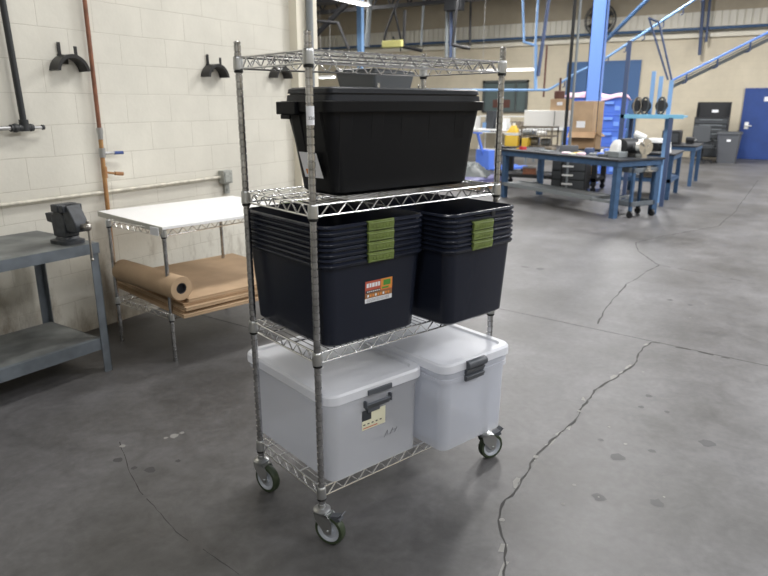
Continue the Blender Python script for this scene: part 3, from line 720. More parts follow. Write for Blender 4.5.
for r in (.15,.30,.42,.48): m.tube([(-.18, r*math.cos(2*math.pi*i/24), r*math.sin(2*math.pi*i/24)) for i in range(24)], .012, 5, True)
m.tube([(-.02, .48*math.cos(2*math.pi*i/24), .48*math.sin(2*math.pi*i/24)) for i in range(24)], .016, 5, True)
for i in range(16): a = 2*math.pi*i/16; m.cyl((-.18,.05*math.cos(a),.05*math.sin(a)),(-.18,.48*math.cos(a),.48*math.sin(a)),.006,4); m.cyl((-.18,.48*math.cos(a),.48*math.sin(a)),(-.02,.48*math.cos(a),.48*math.sin(a)),.006,4)
m.build('guard', 'darkgrey', t)
m = MB(); m.cyl((-.14,0,0),(.0,0,0),.09,14); m.build('motor', 'darkgrey', t)
for k in range(4):
    a = R(90*k+20); b = a+R(50); m = MB(); m.add([(-.12,.07*math.cos(a),.07*math.sin(a)),(-.12,.42*math.cos(a),.42*math.sin(a)),(-.07,.43*math.cos(b),.43*math.sin(b)),(-.09,.07*math.cos(b),.07*math.sin(b))],[(0,1,2,3)])
    bl = m.build('blade', 'vise', t); sm = bl.modifiers.new('thick', 'SOLIDIFY'); sm.thickness = .006

# wall rail along the far wall
m = MB().cyl((XW-.2, -8.9, 3.80), (XW-.2, 17.4, 3.80), .045, 10)
for y in range(-8, 18, 2): m.cyl((XW-.2, y, 3.80), (XW-.003, y, 3.80), .02, 6)
tag(m.build('wall_rail', 'midblue'), 'long dark blue rail running along the far wall above the cream ledge', 'rail')

# ------------------------------------------------------------------ blue column, overhead rails, pipes
t = empty('steel_column', (14.0, 3.39, 0), 0, 'bright blue painted steel column rising behind the cardboard boxes', 'column')
m = MB(); m.box(-.10, .10, -.14, -.125, .02, ZC-.05); m.box(-.10, .10, .125, .14, .02, ZC-.05); m.box(-.01, .01, -.125, .125, .02, ZC-.05); m.box(-.10,-.085,-.14,.14,.02,ZC-.05); m.build('shaft', 'bluepaint', t, smooth=False)
MB().box(-.2, .2, -.2, .2, 0, .02).build('base_plate', 'bluepaint', t, smooth=False)
t = empty('steel_column', (17, 10.98, 0), 0, 'pale blue square post standing under the hanging lamp at the left', 'column')
MB().box(-.07, .07, -.08, .08, .02, 6.3).build('shaft', 'ltblue', t, smooth=False); MB().box(-.2,.2,-.2,.2,0,.02).build('base_plate','ltblue',t, smooth=False)
for nm, P, r, mt, lb, ct in (
    ('conveyor_rail', [(18.0, 14.066, 2.048), (18.0, 10.274, 2.038), (18.0, 5.586, 1.987), (18.0, 5.48, 2.037), (18.0, 4.814, 2.432), (18.0, 4.268, 2.664), (18.0, 2.208, 3.99), (18.0, -1.424, 6.3)], 0.032, 'ltblue', 'light blue overhead conveyor rail running level and then climbing to the right', 'rail'),
    ('conveyor_rail', [(12.5, 1.727, 1.998), (12.5, 0.397, 2.698), (12.5, -0.243, 3.027)], 0.02, 'bluepaint', 'blue overhead rail climbing to the right edge of the photo beside a grey trough', 'rail'),
    ('conveyor_hanger', [(18.0, 6.628, 6.3), (18.0, 6.338, 3.243), (18.0, 6.011, 3.139), (18.0, 6.037, 6.3)], 0.032, 'ltblue', 'pale blue U shaped hanger between the light strip and the blue column', 'hanger'),
    ('conveyor_hanger', [(12.5, 1.792, 2.008), (12.5, 2.207, 3.024), (12.5, 2.039, 2.942), (12.5, 1.726, 1.99)], 0.018, 'darkblue', 'dark blue U shaped hanger reaching down to the rail above the pale blue shelf', 'hanger'),
    ('conveyor_hanger', [(14.0, 10.736, 3.661), (14.0, 9.695, 3.529), (14.0, 9.382, 2.894)], 0.04, 'joist', 'dark bent hanger arm just right of the end of the cream block wall', 'hanger'),
    ('conveyor_hanger', [(18.0, 10.051, 4.299), (18.0, 10.092, 3.272), (18.0, 9.463, 3.148)], 0.05, 'joist', 'dark L shaped hanger arm under the yellow hoist', 'hanger'),
    ('conveyor_hanger', [(18.0, 8.159, 6.3), (18.0, 8.474, 3.259), (18.0, 7.924, 3.141)], 0.045, 'joist', 'dark blue L shaped hanger arm beside the bundle of grey pipes', 'hanger'),
    ('support_post', [(18.0, 5.998, 3.152), (18.0, 5.935, 1.99)], 0.045, 'ltblue', 'pale blue post dropping from the U hanger to the level conveyor rail', 'post'),
    ('brace', [(18.0, 5.558, 6.3), (18.0, 5.889, 2.354)], 0.05, 'darkblue', 'thin dark brace leaning right beside the pale blue U hanger', 'brace'),
    ('brace', [(18.0, 1.03, 6.3), (18.0, 4.221, 3.123)], 0.05, 'midblue', 'blue diagonal brace crossing behind the top of the blue column', 'brace'),
    ('brace', [(15.0, 6.999, 6.3), (15.0, 11.217, 3.338)], 0.07, 'joist', 'dark diagonal brace left of the hanging lamp', 'brace'),
    ('brace', [(18.0, 9.44, 6.3), (18.0, 10.704, 3.754), (18.0, 10.775, 3.444)], 0.04, 'joist', 'dark sloping rod above the yellow hoist, the left one', 'brace'),
    ('brace', [(18.0, 10.427, 4.38), (18.0, 10.18, 3.473)], 0.035, 'joist', 'dark sloping rod above the yellow hoist, the right one', 'brace'),
    ('wall_pipe', [(22.6, 2.601, 6.3), (22.6, 2.435, 3.046)], 0.05, 'darkblue', 'dark vertical pipe on the far wall above the tool chest, the longer left one', 'pipe'),
    ('wall_pipe', [(22.6, 2.389, 6.3), (22.6, 2.302, 3.408)], 0.04, 'darkblue', 'dark vertical pipe on the far wall above the tool chest, the shorter right one', 'pipe'),
    ('hanging_cord', [(20.0, 6.328, 3.31), (20.0, 6.332, 1.829)], 0.03, 'brown', 'thin brown cord hanging in front of the far wall left of the blue roller door', 'cord'),
    ('vertical_pipe', [(19.0, 11.781, 6.3), (19.0, 12.023, 3.423)], 0.08, 'greypipe', 'grey vertical pipe right of the pale blue post under the hanging lamp', 'pipe'),
    ('vertical_pipe', [(20.0, 10.398, 6.3), (20.0, 10.554, 3.462)], 0.04, 'greypipe', 'thin grey vertical pipe midway between the yellow hoist and the pipe bundle', 'pipe'),
    ('vertical_pipe', [(20.0, 9.663, 6.3), (20.0, 9.613, 2.935)], 0.06, 'greypipe', 'grey vertical pipe, left one of the bundle of three', 'pipe'),
    ('vertical_pipe', [(20.0, 9.527, 6.3), (20.0, 9.47, 2.931)], 0.06, 'darkblue', 'dark vertical pipe, middle one of the bundle of three', 'pipe'),
    ('vertical_pipe', [(20.0, 9.385, 6.3), (20.0, 9.346, 2.927)], 0.05, 'greypipe', 'grey vertical pipe, right one of the bundle of three', 'pipe'),
    ('vertical_pipe', [(21.0, 9.309, 6.3), (21.0, 9.247, 3.477)], 0.04, 'joist', 'thin dark vertical pipe right of the pipe bundle, ending above the shelving', 'pipe'),
    ):
    P = [Vector(p) for p in P]; m = MB()
    if len(P) == 2: m.cyl(P[0], P[1], r, 8)
    else:
        for a, b in zip(P, P[1:]): m.cyl(a, b, r, 8)
        for a in P[1:-1]: m.sphere(a, r, 8)
    o = m.build(nm, mt); tag(o, lb, ct)
    if nm == 'conveyor_rail':
        tot = sum((b-a).length for a, b in zip(P, P[1:])); k = 0
        for a, b in zip(P[2 if tot > 10 else 0:], P[3 if tot > 10 else 1:]):
            n = int((b-a).length/.45)
            for i in range(n):
                if k >= 14: break
                k += 1; c = a.lerp(b, (i+.5)/n); h_ = MB().cyl(c-Vector((0,0,r)), c-Vector((0,0,r+.13)), .016, 6); h_.cyl(c-Vector((0,0,r+.13)), c-Vector((-.0,-.06,r+.15)), .014, 6); h_.build('trolley_hook', 'darkblue', o)
        if tot < 10:
            m = MB(); m.bar(P[0]+Vector((.12,0,-.10)), P[-1]+Vector((.12,0,-.10)), .06, .05); m.bar(P[0]+Vector((.05,0,-.05)), P[-1]+Vector((.05,0,-.05)), .12, .01); m.build('trough', 'greypipe', o, smooth=False)
for y, mt, r, lb in ((3.415,'black',.030,'dark vertical pole standing just left of the cardboard boxes'),(3.32,'greypipe',.024,'pale grey vertical pole beside the dark one left of the cardboard boxes')):
    m = MB().cyl((12.0, y-.06, 0), (12.0, y-.06, 6.3), r, 10); m.lathe((12.0, y-.06, 0), [(.08,0),(.08,.015)], 12); o = m.build('standing_pole', mt); tag(o, lb, 'pole')

# hanging lamps that the photo shows
def lamp(x, y, z, L, along, lab, rodtop=6.3, group=None):
    t = empty('fluorescent_lamp', (x, y, z), 0 if along == 'X' else R(90), lab, 'lamp', group)
    m = MB(); m.prism([(-.05,.07),(.05,.07),(.11,.0),(.10,.0),(.045,.05),(-.045,.05),(-.10,.0),(-.11,.0)], -L/2, L/2, 'X'); m.build('reflector', 'white', t, smooth=False)
    m = MB(); 
    for yy in (-.035, .035): m.cyl((-L/2+.02, yy, .018), (L/2-.02, yy, .018), .018, 10)
    m.build('tube', 'tube', t)
    m = MB()
    for xx in (-L/2+.12, L/2-.12): m.cyl((xx,0,.07), (xx,0,rodtop-z), .006, 5)
    m.build('hanger', 'dullsteel', t)
    return t
lamp(12.08, 8.0, 3.63, 1.15, 'X', 'lit fluorescent lamp hanging at the top edge above the left end of the rack')
lamp(19.9, 7.5, 2.60, 1.85, 'Y', 'lit fluorescent lamp hanging level with the top shelf beside the right post of the rack')
lamp(16.0, 11.54, 2.34, .58, 'Y', 'small lit lamp low behind the top shelf beside the front post')
# dark roof steel seen at the top left
t = empty('roof_truss', (20, 10.0, 4.75), 0, 'dark roof truss crossing the top of the photo left of centre', 'roof truss')
m = MB(); m.box(-.06,.06,-1.8,7.3,-.06,.06); m.build('bottom_chord', 'joist', t); m = MB(); m.box(-.06,.06,-1.8,7.3,.62,.72); m.build('top_chord', 'joist', t)
m = MB()
for i in range(13): m.bar((0,-1.8+i*.7,0),(0,-1.45+i*.7,.65),.05,.05); m.bar((0,-1.45+i*.7,.65),(0,-1.1+i*.7,0),.05,.05)
m.build('web', 'joist', t)
m = MB()
for y in (-1.2, 2.6, 6.8): m.box(-.04,.04,y-.04,y+.04,.7,1.55)
m.build('hanger', 'joist', t)
t = empty('air_duct', (15.5, 11.9, 4.45), 0, 'dark boxy duct at the top left behind the hanging lamp', 'duct')
m = MB(); m.box(-.25,.25,-1.6,4.5,-.2,.2)
for y in (-1.5,-.4,.8,2.0,3.2): m.box(-.27,.27,y-.03,y+.03,-.22,.22)
m.build('duct_run', 'joist', t, smooth=False)
m = MB()
for y in (-1.5, 1.0, 3.2): m.cyl((-.2,y,.2),(-.2,y,1.84),.012,5); m.cyl((.2,y,.2),(.2,y,1.84),.012,5)
m.build('hanger', 'joist', t)
t = empty('cable_box', (19.6, 9.2, 4.55), 0, 'dark box at the top of the bundle of three pipes', 'box')
m = MB(); m.box(-.15,.15,-.28,.28,-.15,.2); m.box(-.17,.17,-.3,.3,.2,.23); m.box(-.03,.03,-.03,.03,.23,1.73); m.build('box', 'black', t, bevel=.01)
t = empty('hoist', (18, 10.44, 3.27), 0, 'pale yellow hoist block hanging at the left below the dark truss', 'hoist')
m = MB(); m.rings([(0,-.12,.12,-.36,.36,.05),(.20,-.12,.12,-.36,.36,.05)], 3); m.build('housing', 'paleyellow', t, bevel=.02)
m = MB(); m.cyl((0,0,.2),(0,0,.32),.04,8); m.cyl((0,-.25,0),(0,-.25,-.12),.02,6); m.build('hook', 'joist', t)

# ------------------------------------------------------------------ workshop benches
BF = math.atan2(2.25, 1.37)          # direction of the big bench's long side
def table(name, loc, rz, L, Dp, H, zl, lab, top='benchdark', legm='midblue', casters=False, lt=.06):
    t = empty(name, loc, rz, lab, 'workbench', None)
    m = MB(); m.box(-.03, L+.03, -.03, Dp+.03, H-.03, H); m.mi = 1; m.box(-.01, L+.01, -.012, .03, H-.11, H-.03); m.box(-.01, L+.01, Dp-.03, Dp+.012, H-.11, H-.03); m.box(-.01,.03,0,Dp,H-.11,H-.03); m.box(L-.03,L+.01,0,Dp,H-.11,H-.03)
    m.build('tabletop', [top, legm], t, bevel=.004, smooth=False)
    for x, y in ((lt/2,lt/2),(L-lt/2,lt/2),(lt/2,Dp-lt/2),(L-lt/2,Dp-lt/2)):
        z0 = .12 if casters else 0
        m = MB(); m.box(x-lt/2, x+lt/2, y-lt/2, y+lt/2, z0, H-.031); lg = m.build('leg', legm, t, smooth=False)
        if casters:
            m = MB(); m.lathe((x,y,.05), [(.02,-.018),(.05,-.016),(.05,.016),(.02,.018)], 14, 'Y'); m.box(x-.03,x+.03,y-.03,y+.03,.10,.12); m.build('caster', 'black', lg)
    if zl is not None:
        dd = Dp if L < 2.3 else .42; L2 = L; L = L if L < 2.3 else L-.45
        m = MB(); m.box(.01, L-.01, .01, dd-.01, zl-.02, zl); m.box(.0, L, .0, .015, zl-.045, zl+.015); m.box(.0, L, dd-.015, dd, zl-.045, zl+.015); m.box(.0,.04,0,Dp,zl-.05,zl-.021); m.box(L-.04,L,0,Dp,zl-.05,zl-.021); m.box(L-.04, L2-lt, .02, .05, zl-.05, zl-.01); m.build('lower_shelf', 'greypipe' if L2 > 2.3 else legm, t, smooth=False)
    return t
# local x along the front edge starting at the right front corner; local y must point away from the camera -> build mirrored by starting at the far end
A = Vector((9.68,1.92,0)); B_ = Vector((11.05,4.17,0)); LB = (A-B_).length; rzb = math.atan2((A-B_).y, (A-B_).x)
def bb(x, y, z):                     # big bench coordinates (x from left front corner to the right, y back)
    f = (A-B_).normalized(); n = Vector((.854,-.52,0)); n = n - f*n.dot(f); n.normalize(); p = B_+f*x+n*y; return (p.x, p.y, z)
nb_ = Vector((-(A-B_).y, (A-B_).x, 0)).normalized()
table('blue_workbench', tuple(B_), rzb, LB, .90, .85, .26, 'long blue framed workbench with cluttered dark top in the middle distance', lt=.085)
table('blue_workbench', (12.18, 2.42, 0), R(-90), .90, 1.15, .79, .34, 'small blue legged table behind the rolling cart, nearer of the two on the right', lt=.07)
table('blue_workbench', (14.5, 2.20, 0), R(-90), .78, 1.2, .81, None, 'small blue legged table nearest the grey bin and chair', lt=.07)
table('dark_workbench', (12.5, 4.86, 0), R(-90), 2.0, .85, .80, .25, 'dark framed workbench on casters behind the long blue one, carrying the wire cage', 'benchdark', 'black', True, lt=.09)

def cart():
    t = empty('rolling_cart', bb(2.42, .24, 0), rzb, 'narrow slate blue rolling cart at the right end of the long blue workbench', 'cart')
    L, Dp = .30, .50
    for z, nm in ((.655,'top_tray'),(.17,'bottom_tray')):
        m = MB(); m.box(0,L,0,Dp,z,z+.01); m.box(0,L,0,.01,z,z+.07); m.box(0,L,Dp-.01,Dp,z,z+.07); m.box(0,.01,0,Dp,z,z+.07); m.box(L-.01,L,0,Dp,z,z+.07); m.build(nm, 'benchgrey', t, smooth=False)
    for x, y in ((.02,.02),(L-.02,.02),(.02,Dp-.02),(L-.02,Dp-.02)):
        lg = MB().box(x-.02,x+.02,y-.02,y+.02,.11,.73).build('leg', 'midblue', t, smooth=False)
        m = MB(); m.lathe((x,y,.05), [(.02,-.015),(.05,-.013),(.05,.013),(.02,.015)], 14, 'Y'); m.box(x-.022,x+.022,y-.022,y+.022,.095,.11); m.build('caster', 'black', lg)
    return t
cart()
# pale blue overhead shelf with uprights
t = empty('overhead_shelf', (11.3, 1.45, 0), 0, 'pale blue raised shelf with tall uprights behind the machine parts', 'shelf')
m = MB(); m.box(0,.5,-.12,.84,1.40,1.43); m.box(-.01,0,-.12,.84,1.385,1.45); m.build('shelf_board', 'teal', t, bevel=.004, smooth=False)
for x, y, z1, mt in ((.02,.80,2.57,'darkblue'),(.48,.18,1.98,'ltblue'),(.02,.06,1.40,'darkblue'),(.48,.74,1.40,'darkblue')):
    MB().box(x-.03,x+.03,y-.03,y+.03,0,z1).build('upright', mt, t, smooth=False)
for x, y, z1 in ((.4,.45,2.12),(.4,.33,2.04)): MB().box(x-.02,x+.02,y-.03,y+.03,1.431,z1).build('divider', 'ltblue', t, smooth=False)
for k, (y, lb) in enumerate(((2.06,'dark wound coil on the pale blue shelf, left of the three'),(1.95,'dark wound coil on the pale blue shelf, middle of the three'),(1.70,'dark wound coil on the pale blue shelf, right of the three'))):
    t = empty('wire_coil', (11.5, y, 1.431), 0, lb, 'coil', 'dark coils on the pale blue shelf')
    m = MB()
    for j in range(4): m.tube([(-.06+.03*j,.058*math.cos(2*math.pi*i/14),.15+.13*math.sin(2*math.pi*i/14)) for i in range(14)], .014, 5, True)
    m.build('winding', 'tan' if k == 0 else 'darkgrey', t); m = MB(); m.cyl((-.06,0,.15),(.06,0,.15),.09,12); m.box(-.09,.09,-.05,.05,0,.02); m.build('hub', 'black', t)

# things on the long blue bench
def boxthing(name, loc, rz, sx, sy, sz, mt, lab, cat, flaps=False, tape=None, group=None):
    t = empty(name, loc, rz, lab, cat, group); m = MB(); m.box(-sx/2,sx/2,-sy/2,sy/2,0,sz); m.build('carton' if flaps or tape else 'body', mt, t, bevel=.004, smooth=False)
    if flaps:
        m = MB(); m.add([(-sx/2,-sy/2,sz),(-sx/2,sy/2,sz),(-sx/2-.09,sy/2,sz-.10),(-sx/2-.09,-sy/2,sz-.10)],[(0,1,2,3)]); m.add([(-sx/2,-sy/2,sz),(sx/2,-sy/2,sz),(sx/2,-sy/2-.1,sz-.08),(-sx/2,-sy/2-.1,sz-.08)],[(0,1,2,3)])
        f = m.build('flap', mt, t, smooth=False); s_ = f.modifiers.new('thick','SOLIDIFY'); s_.thickness = .006
    if tape: m = MB(); m.box(-sx/2-.003,-sx/2,*tape); m.build('shipping_label', 'paper', t, smooth=False)
    return t
boxthing('cardboard_box', (12.75,3.24,1.105), 0, .32,.42,.56,'card','tall brown cardboard box with white label, upper of two beside the blue column','box',tape=(-.08,.08,.08,.20))
boxthing('cardboard_box', (12.75,3.20,.801), 0, .34,.50,.303,'card2','open brown cardboard box beneath the tall labelled one','box',flaps=True)
boxthing('box_panel', (12.62,2.90,.801), R(6), .03,.10,.86,'card','narrow upright cardboard piece at the right side of the tall box','cardboard')
t = empty('wire_cage', (12.95,4.20,.801), 0, 'brown wire cage full of grey parts on the dark workbench','cage')
m = MB()
for x in (-.2,.2):
    for y in (-.38,.38): m.box(x-.012,x+.012,y-.012,y+.012,0,.38)
for z in (.0,.19,.36):
    for x in (-.2,.2): m.box(x-.01,x+.01,-.38,.38,z,z+.022)
    for y in (-.38,.38): m.box(-.2,.2,y-.01,y+.01,z,z+.022)
m.build('frame','tan',t,smooth=False)
m = MB()
for k in range(12): m.cyl((-.2,-.35+k*.063,.0),(-.2,-.35+k*.063,.37),.004,4)
m.build('mesh','tan',t)
m = MB(); m.box(-.17,.17,-.35,.35,.0,.015); m.box(-.17,.17,-.35,.35,.19,.2); m.build('tray','tan',t,smooth=False)
for k,(y,z,r,mt,lb) in enumerate(((-.22,.016,.07,'greypipe','grey cylindrical part low in the wire cage, right one'),(.02,.016,.08,'dullsteel','grey cylindrical part low in the wire cage, middle one'),(.24,.016,.06,'bingrey','dark cylindrical part low in the wire cage, left one'),(-.12,.201,.05,'white','white roll on the upper tray of the wire cage'),(.16,.201,.06,'greypipe','grey part on the upper tray of the wire cage'))):
    m = MB(); m.lathe((12.93,4.20+y,.801+z+r),[(r*.6,-.1),(r,-.09),(r,.09),(r*.6,.1)],14,'Y'); tag(m.build('metal_part',mt),lb,'part','parts in the wire cage')
t = empty('white_cabinet',(13.1,4.0,1.20),0,'white panel box standing on top of the wire cage','box')
m = MB(); m.box(-.18,.18,-.43,.46,-.013,.29); m.build('body','white',t,bevel=.005,smooth=False); m = MB(); m.box(-.185,-.18,-.16,-.15,.0,.28); m.build('seam','bingrey',t,smooth=False)
boxthing('cardboard_box',(13.1,3.77,1.491),0,.26,.38,.22,'card','small brown cardboard box on top of the white panel box','box',tape=(-.05,.06,.1,.16))
t = empty('brown_spindle',(13.1,3.83,1.712),0,'dark brown block with an upright rod on the small cardboard box','block')
m = MB(); m.lathe((0,0,0),[(.09,0),(.10,.01),(.10,.14),(.09,.15)],14); m.build('block','brown',t); MB().cyl((0,0,.15),(0,0,.39),.022,8).build('rod','brown',t)
t = empty('yellow_jug',(12.75,4.62,.801),0,'yellow plastic jug with white band on the dark workbench','jug')
m = MB(); m.rings([(0,-.09,.09,-.14,.14,.04),(.24,-.09,.09,-.14,.14,.04),(.34,-.07,.07,-.10,.06,.04),(.40,-.05,.05,-.06,.02,.02)],4); m.build('bottle','yellow',t)
m = MB(); m.rings([(.21,-.092,.092,-.15,.15,.04),(.26,-.092,.092,-.15,.15,.04)],4); m.build('band','white',t); m = MB(); m.cyl((0,-.02,.40),(0,-.02,.45),.03,10); m.build('cap','white',t)
boxthing('yellow_crate',(12.75,4.33,.801),0,.2,.12,.16,'yellow','small yellow block between the jug and the wire cage','container')

zt = .8505
t = empty('red_tool', bb(.30,.2,zt), rzb, 'red handled tool lying near the left end of the long blue bench','tool')
m = MB(); m.rings([(0,-.07,.07,-.05,.05,.03),(.05,-.06,.06,-.04,.04,.03)],3); m.build('grip','red',t); MB().box(-.16,-.07,-.015,.015,0,.02).build('blade','yellow',t)
t = empty('steel_plate', bb(.80,.25,zt), rzb, 'flat grey steel plate on the long blue bench left of the dark stand','plate'); m = MB(); m.box(-.16,.16,-.08,.08,0,.015); m.box(-.12,-.04,-.05,.05,.015,.03); m.build('plate','greypipe',t,bevel=.002)
scat = [('paper_note','white',1.20,.35,.12,.09,.01,'white paper note on the long blue bench by the pink one'),('paper_note','pink',1.32,.25,.14,.1,.012,'pink paper note on the long blue bench'),('paper_note','yellow',1.40,.42,.13,.08,.012,'yellow paper note on the long blue bench'),
        ('tool_box','darkblue',1.62,.45,.16,.12,.09,'small dark blue box on the long blue bench near the cardboard boxes'),('paper_note','lyellow',1.50,.2,.14,.09,.014,'cream paper note near the front of the long blue bench'),('tool_box','pink',1.68,.22,.12,.08,.03,'flat pinkish pouch on the long blue bench'),
        ('tool_box','crate',1.95,.50,.12,.10,.10,'bright blue small box on the long blue bench'),('tool_box','crate',2.02,.30,.10,.10,.05,'low blue box on the long blue bench in front of the taller one')]
scat += [('tool_box','bingrey',1.05,.55,.10,.30,.10,'dark grey block standing at the back middle of the long blue bench'),('tool_box','tan',.55,.60,.18,.12,.05,'low tan tray at the back left of the long blue bench'),('tool_box','white',1.78,.62,.14,.10,.07,'white carton at the back of the long blue bench beside the cardboard boxes'),
         ('tool_box','black',2.12,.62,.14,.12,.12,'small black case at the back of the long blue bench near the motor'),('tool_box','darkgrey',2.16,.18,.08,.14,.04,'flat dark tool near the front of the long blue bench beside the grey box'),('tool_box','greypipe',1.85,.30,.18,.06,.03,'thin grey bar lying across the long blue bench')]
for k,(nm,mt,x,y,sx,sy,sz,lb) in enumerate(scat):
    m = MB(); m.rings([(0,-sx/2,sx/2,-sy/2,sy/2,.012),(sz*.8,-sx/2,sx/2,-sy/2,sy/2,.012),(sz,-sx/2+.006,sx/2-.006,-sy/2+.006,sy/2-.006,.01)],2); o = m.build(nm,mt); o.location = bb(x,y,zt); o.rotation_euler.z = rzb+k*.7; tag(o,lb,'paper' if nm == 'paper_note' else 'box')
t = empty('white_control_box', bb(2.30,.30,zt), rzb, 'grey box with white bag on top at the right end of the long blue bench','box')
m = MB(); m.box(-.16,.13,-.08,.10,0,.085); m.build('box','greypipe',t,bevel=.006)
m = MB(); m.rings([(.086,-.11,.05,-.05,.06,.03),(.15,-.10,.06,-.05,.05,.03),(.23,-.05,.06,-.04,.03,.02),(.25,-.02,.05,-.03,.02,.01)],3); m.build('bag','white',t)
t = empty('lathe_headstock', bb(2.44,.62,zt), rzb, 'dark motor with shaft and shiny round chuck at the right end of the bench','machine part')
m = MB(); m.cyl((-.12,-.25,.15),(-.12,.05,.15),.12,16); m.box(-.2,-.04,-.2,.02,0,.1); m.build('motor','black',t,bevel=.01)
m = MB(); m.cyl((-.03,-.1,.14),(.14,.02,.14),.05,12); m.build('shaft','darkgrey',t)
m = MB(); m.cyl((.13,-.10,.16),(.22,-.12,.16),.115,20); m.cyl((.10,-.09,.16),(.13,-.10,.16),.08,16); 
for k in range(3): a = R(120*k+20); m.bar((.225,-.12+.03*math.cos(a),.16+.03*math.sin(a)),(.225,-.12+.10*math.cos(a),.16+.10*math.sin(a)),.03,.03)
m.box(.08,.2,-.16,-.06,0,.06)
m.build('chuck','steelbright',t)
t = empty('round_flange', bb(2.68,.50,.6655), rzb, 'small shiny round flange lying on the rolling cart', 'machine part')
m = MB(); m.lathe((.06,0,0), [(.05,0),(.075,.005),(.075,.03),(.035,.035),(.035,.08),(.025,.085)], 16); m.build('flange','steelbright',t)
t = empty('handwheel', (12.3,2.28,.7905), R(20), 'dark handwheel leaning on the grey machine behind the shiny chuck', 'machine part')
m = MB(); m.tube([(.0,.09*math.cos(2*math.pi*i/16),.10+.09*math.sin(2*math.pi*i/16)) for i in range(16)], .011, 6, True); m.cyl((-.02,0,.10),(.02,0,.10),.03,10)
for k in range(3): a = R(120*k+30); m.cyl((0,0,.10),(0,.088*math.cos(a),.10+.088*math.sin(a)),.008,5)
m.build('wheel','black',t)
# machines on the tables beyond
t = empty('small_machine',(12.45,1.85,.7905),0,'white and black small machine on the table beneath the pale blue shelf','machine')
m = MB(); m.rings([(0,-.14,.14,-.24,.20,.03),(.18,-.14,.14,-.22,.18,.05),(.24,-.10,.10,-.18,.12,.05)],4); m.build('housing','white',t)
m = MB(); m.box(-.155,-.13,-.16,.10,.03,.17); m.cyl((-.16,-.02,.1),(-.22,-.02,.1),.06,12); m.build('front_panel','black',t)
t = empty('small_machine',(12.8,2.2,.7905),0,'grey machine with white top behind the shiny chuck','machine')
m = MB(); m.box(-.13,.13,-.14,.14,0,.22); m.build('housing','greypipe',t,bevel=.02); m = MB(); m.cyl((0,-.1,.22),(0,.1,.30),.06,12); m.build('head','white',t)
t = empty('dark_monitor',(14.9,1.95,.8105),0,'dark boxy machine on the far small table','machine')
m = MB(); m.box(-.16,.16,-.20,.16,0,.28); m.build('housing','black',t,bevel=.02); m = MB(); m.box(-.17,-.16,-.15,.11,.05,.22); m.build('panel','darkgrey',t)
t = empty('small_motor',(15.1,1.60,.8105),0,'small dark motor near the right edge of the far small table','motor')
m = MB(); m.cyl((0,-.08,.08),(0,.08,.08),.07,14); m.box(-.06,.06,-.06,.06,0,.04); m.build('housing','black',t); MB().cyl((0,-.12,.08),(0,-.08,.08),.02,8).build('shaft','dullsteel',t)
t = empty('parts_bin',(12.6,1.85,.3405),0,'tan parts bin on the lower shelf of the nearer small table','bin')
m = MB(); m.box(-.15,.15,-.2,.2,0,.14); m.build('bin','tan',t,bevel=.01); m = MB(); m.sphere((0,.05,.15),.06); m.sphere((-.05,-.1,.15),.05); m.build('contents','lyellow',t)

# below the benches
t = empty('drawer_unit', (12.0,3.55,0), R(-90), 'black drawer unit with white labels beneath the long blue bench','drawer unit')
m = MB(); m.box(0,.62,0,.4,.10,.60); m.build('body','black',t,bevel=.005)
for k in range(3):
    m = MB(); m.box(.02,.60,-.014,-.001,.12+k*.16,.26+k*.16); d = m.build('drawer','darkgrey',t,bevel=.003); MB().box(.2,.4,-.03,-.014,.18+k*.16,.21+k*.16).build('drawer_handle','white',d)
for x,y in ((.06,.06),(.56,.06),(.06,.34),(.56,.34)): m = MB(); m.lathe((x,y,.045),[(.02,-.015),(.045,-.013),(.045,.013),(.02,.015)],12,'Y'); m.box(x-.02,x+.02,y-.02,y+.02,.08,.10); m.build('caster','black',t)
boxthing('cardboard_box',(13.05,3.50,.2505),0,.2,.16,.17,'card','small brown box under the dark workbench, left one','box',tape=(-.03,.03,.06,.1))
boxthing('cardboard_box',(13.05,3.22,.2505),0,.2,.24,.19,'card','brown box under the dark workbench, right one','box',tape=(-.05,.03,.08,.12))
t = empty('brown_carton',(12.9,4.28,.2505),R(20),'reddish brown carton on the lower shelf of the dark workbench','box')
m = MB(); m.box(-.15,.15,-.13,.13,0,.12); m.build('carton','copper',t,bevel=.004); m = MB(); m.box(-.16,.16,-.14,.14,.12,.135); m.build('lid','dullsteel',t,bevel=.003)

# blue crates with pink cover
cols = ['left','right']; rows = ['bottom','second','third','fourth','top']
cr = None
for c_ in range(2):
    for r_ in range(5):
        if cr is None:
            cr = empty('plastic_crate',(0,0,0)); m = MB()
            m.rings([(0,-.24,.24,-.30,.30,.03),(.30,-.27,.27,-.33,.33,.03),(.301,-.285,.285,-.345,.345,.03),(.345,-.285,.285,-.345,.345,.03),(.345,-.26,.26,-.32,.32,.03),(.02,-.23,.23,-.29,.29,.03)],3); m.build('body','crate',cr)
            m = MB(); m.box(-.30,-.27,-.10,.10,.20,.26); m.box(-.262,-.25,-.24,-.12,.06,.16); m.box(-.262,-.25,.12,.24,.06,.16); m.build('handle','bluepaint',cr,smooth=False); c = cr
        else: c = copy_tree(cr)
        c.location = (16.4, 3.52+.70*(1-c_), .005+.352*r_)
        tag(c, f'blue plastic crate, {rows[r_]} of the {cols[c_]} column under the pink sheet' if r_ in (0,4) else f'blue plastic crate, {rows[r_]} from the bottom of the {cols[c_]} column under the pink sheet', 'crate', 'blue crates stacked by the roller door')
m = MB(); nx, ny = 7, 16; vs = []
for i in range(nx+1):
    for j in range(ny+1):
        x = -.33+.66*i/nx; y = -.73+1.46*j/ny; e = (i in (0,nx) or j in (0,ny))
        vs.append((x, y, .055+.04*math.sin(y*4+x*3)+.02*math.sin(y*9)-(.10 if e else 0)))
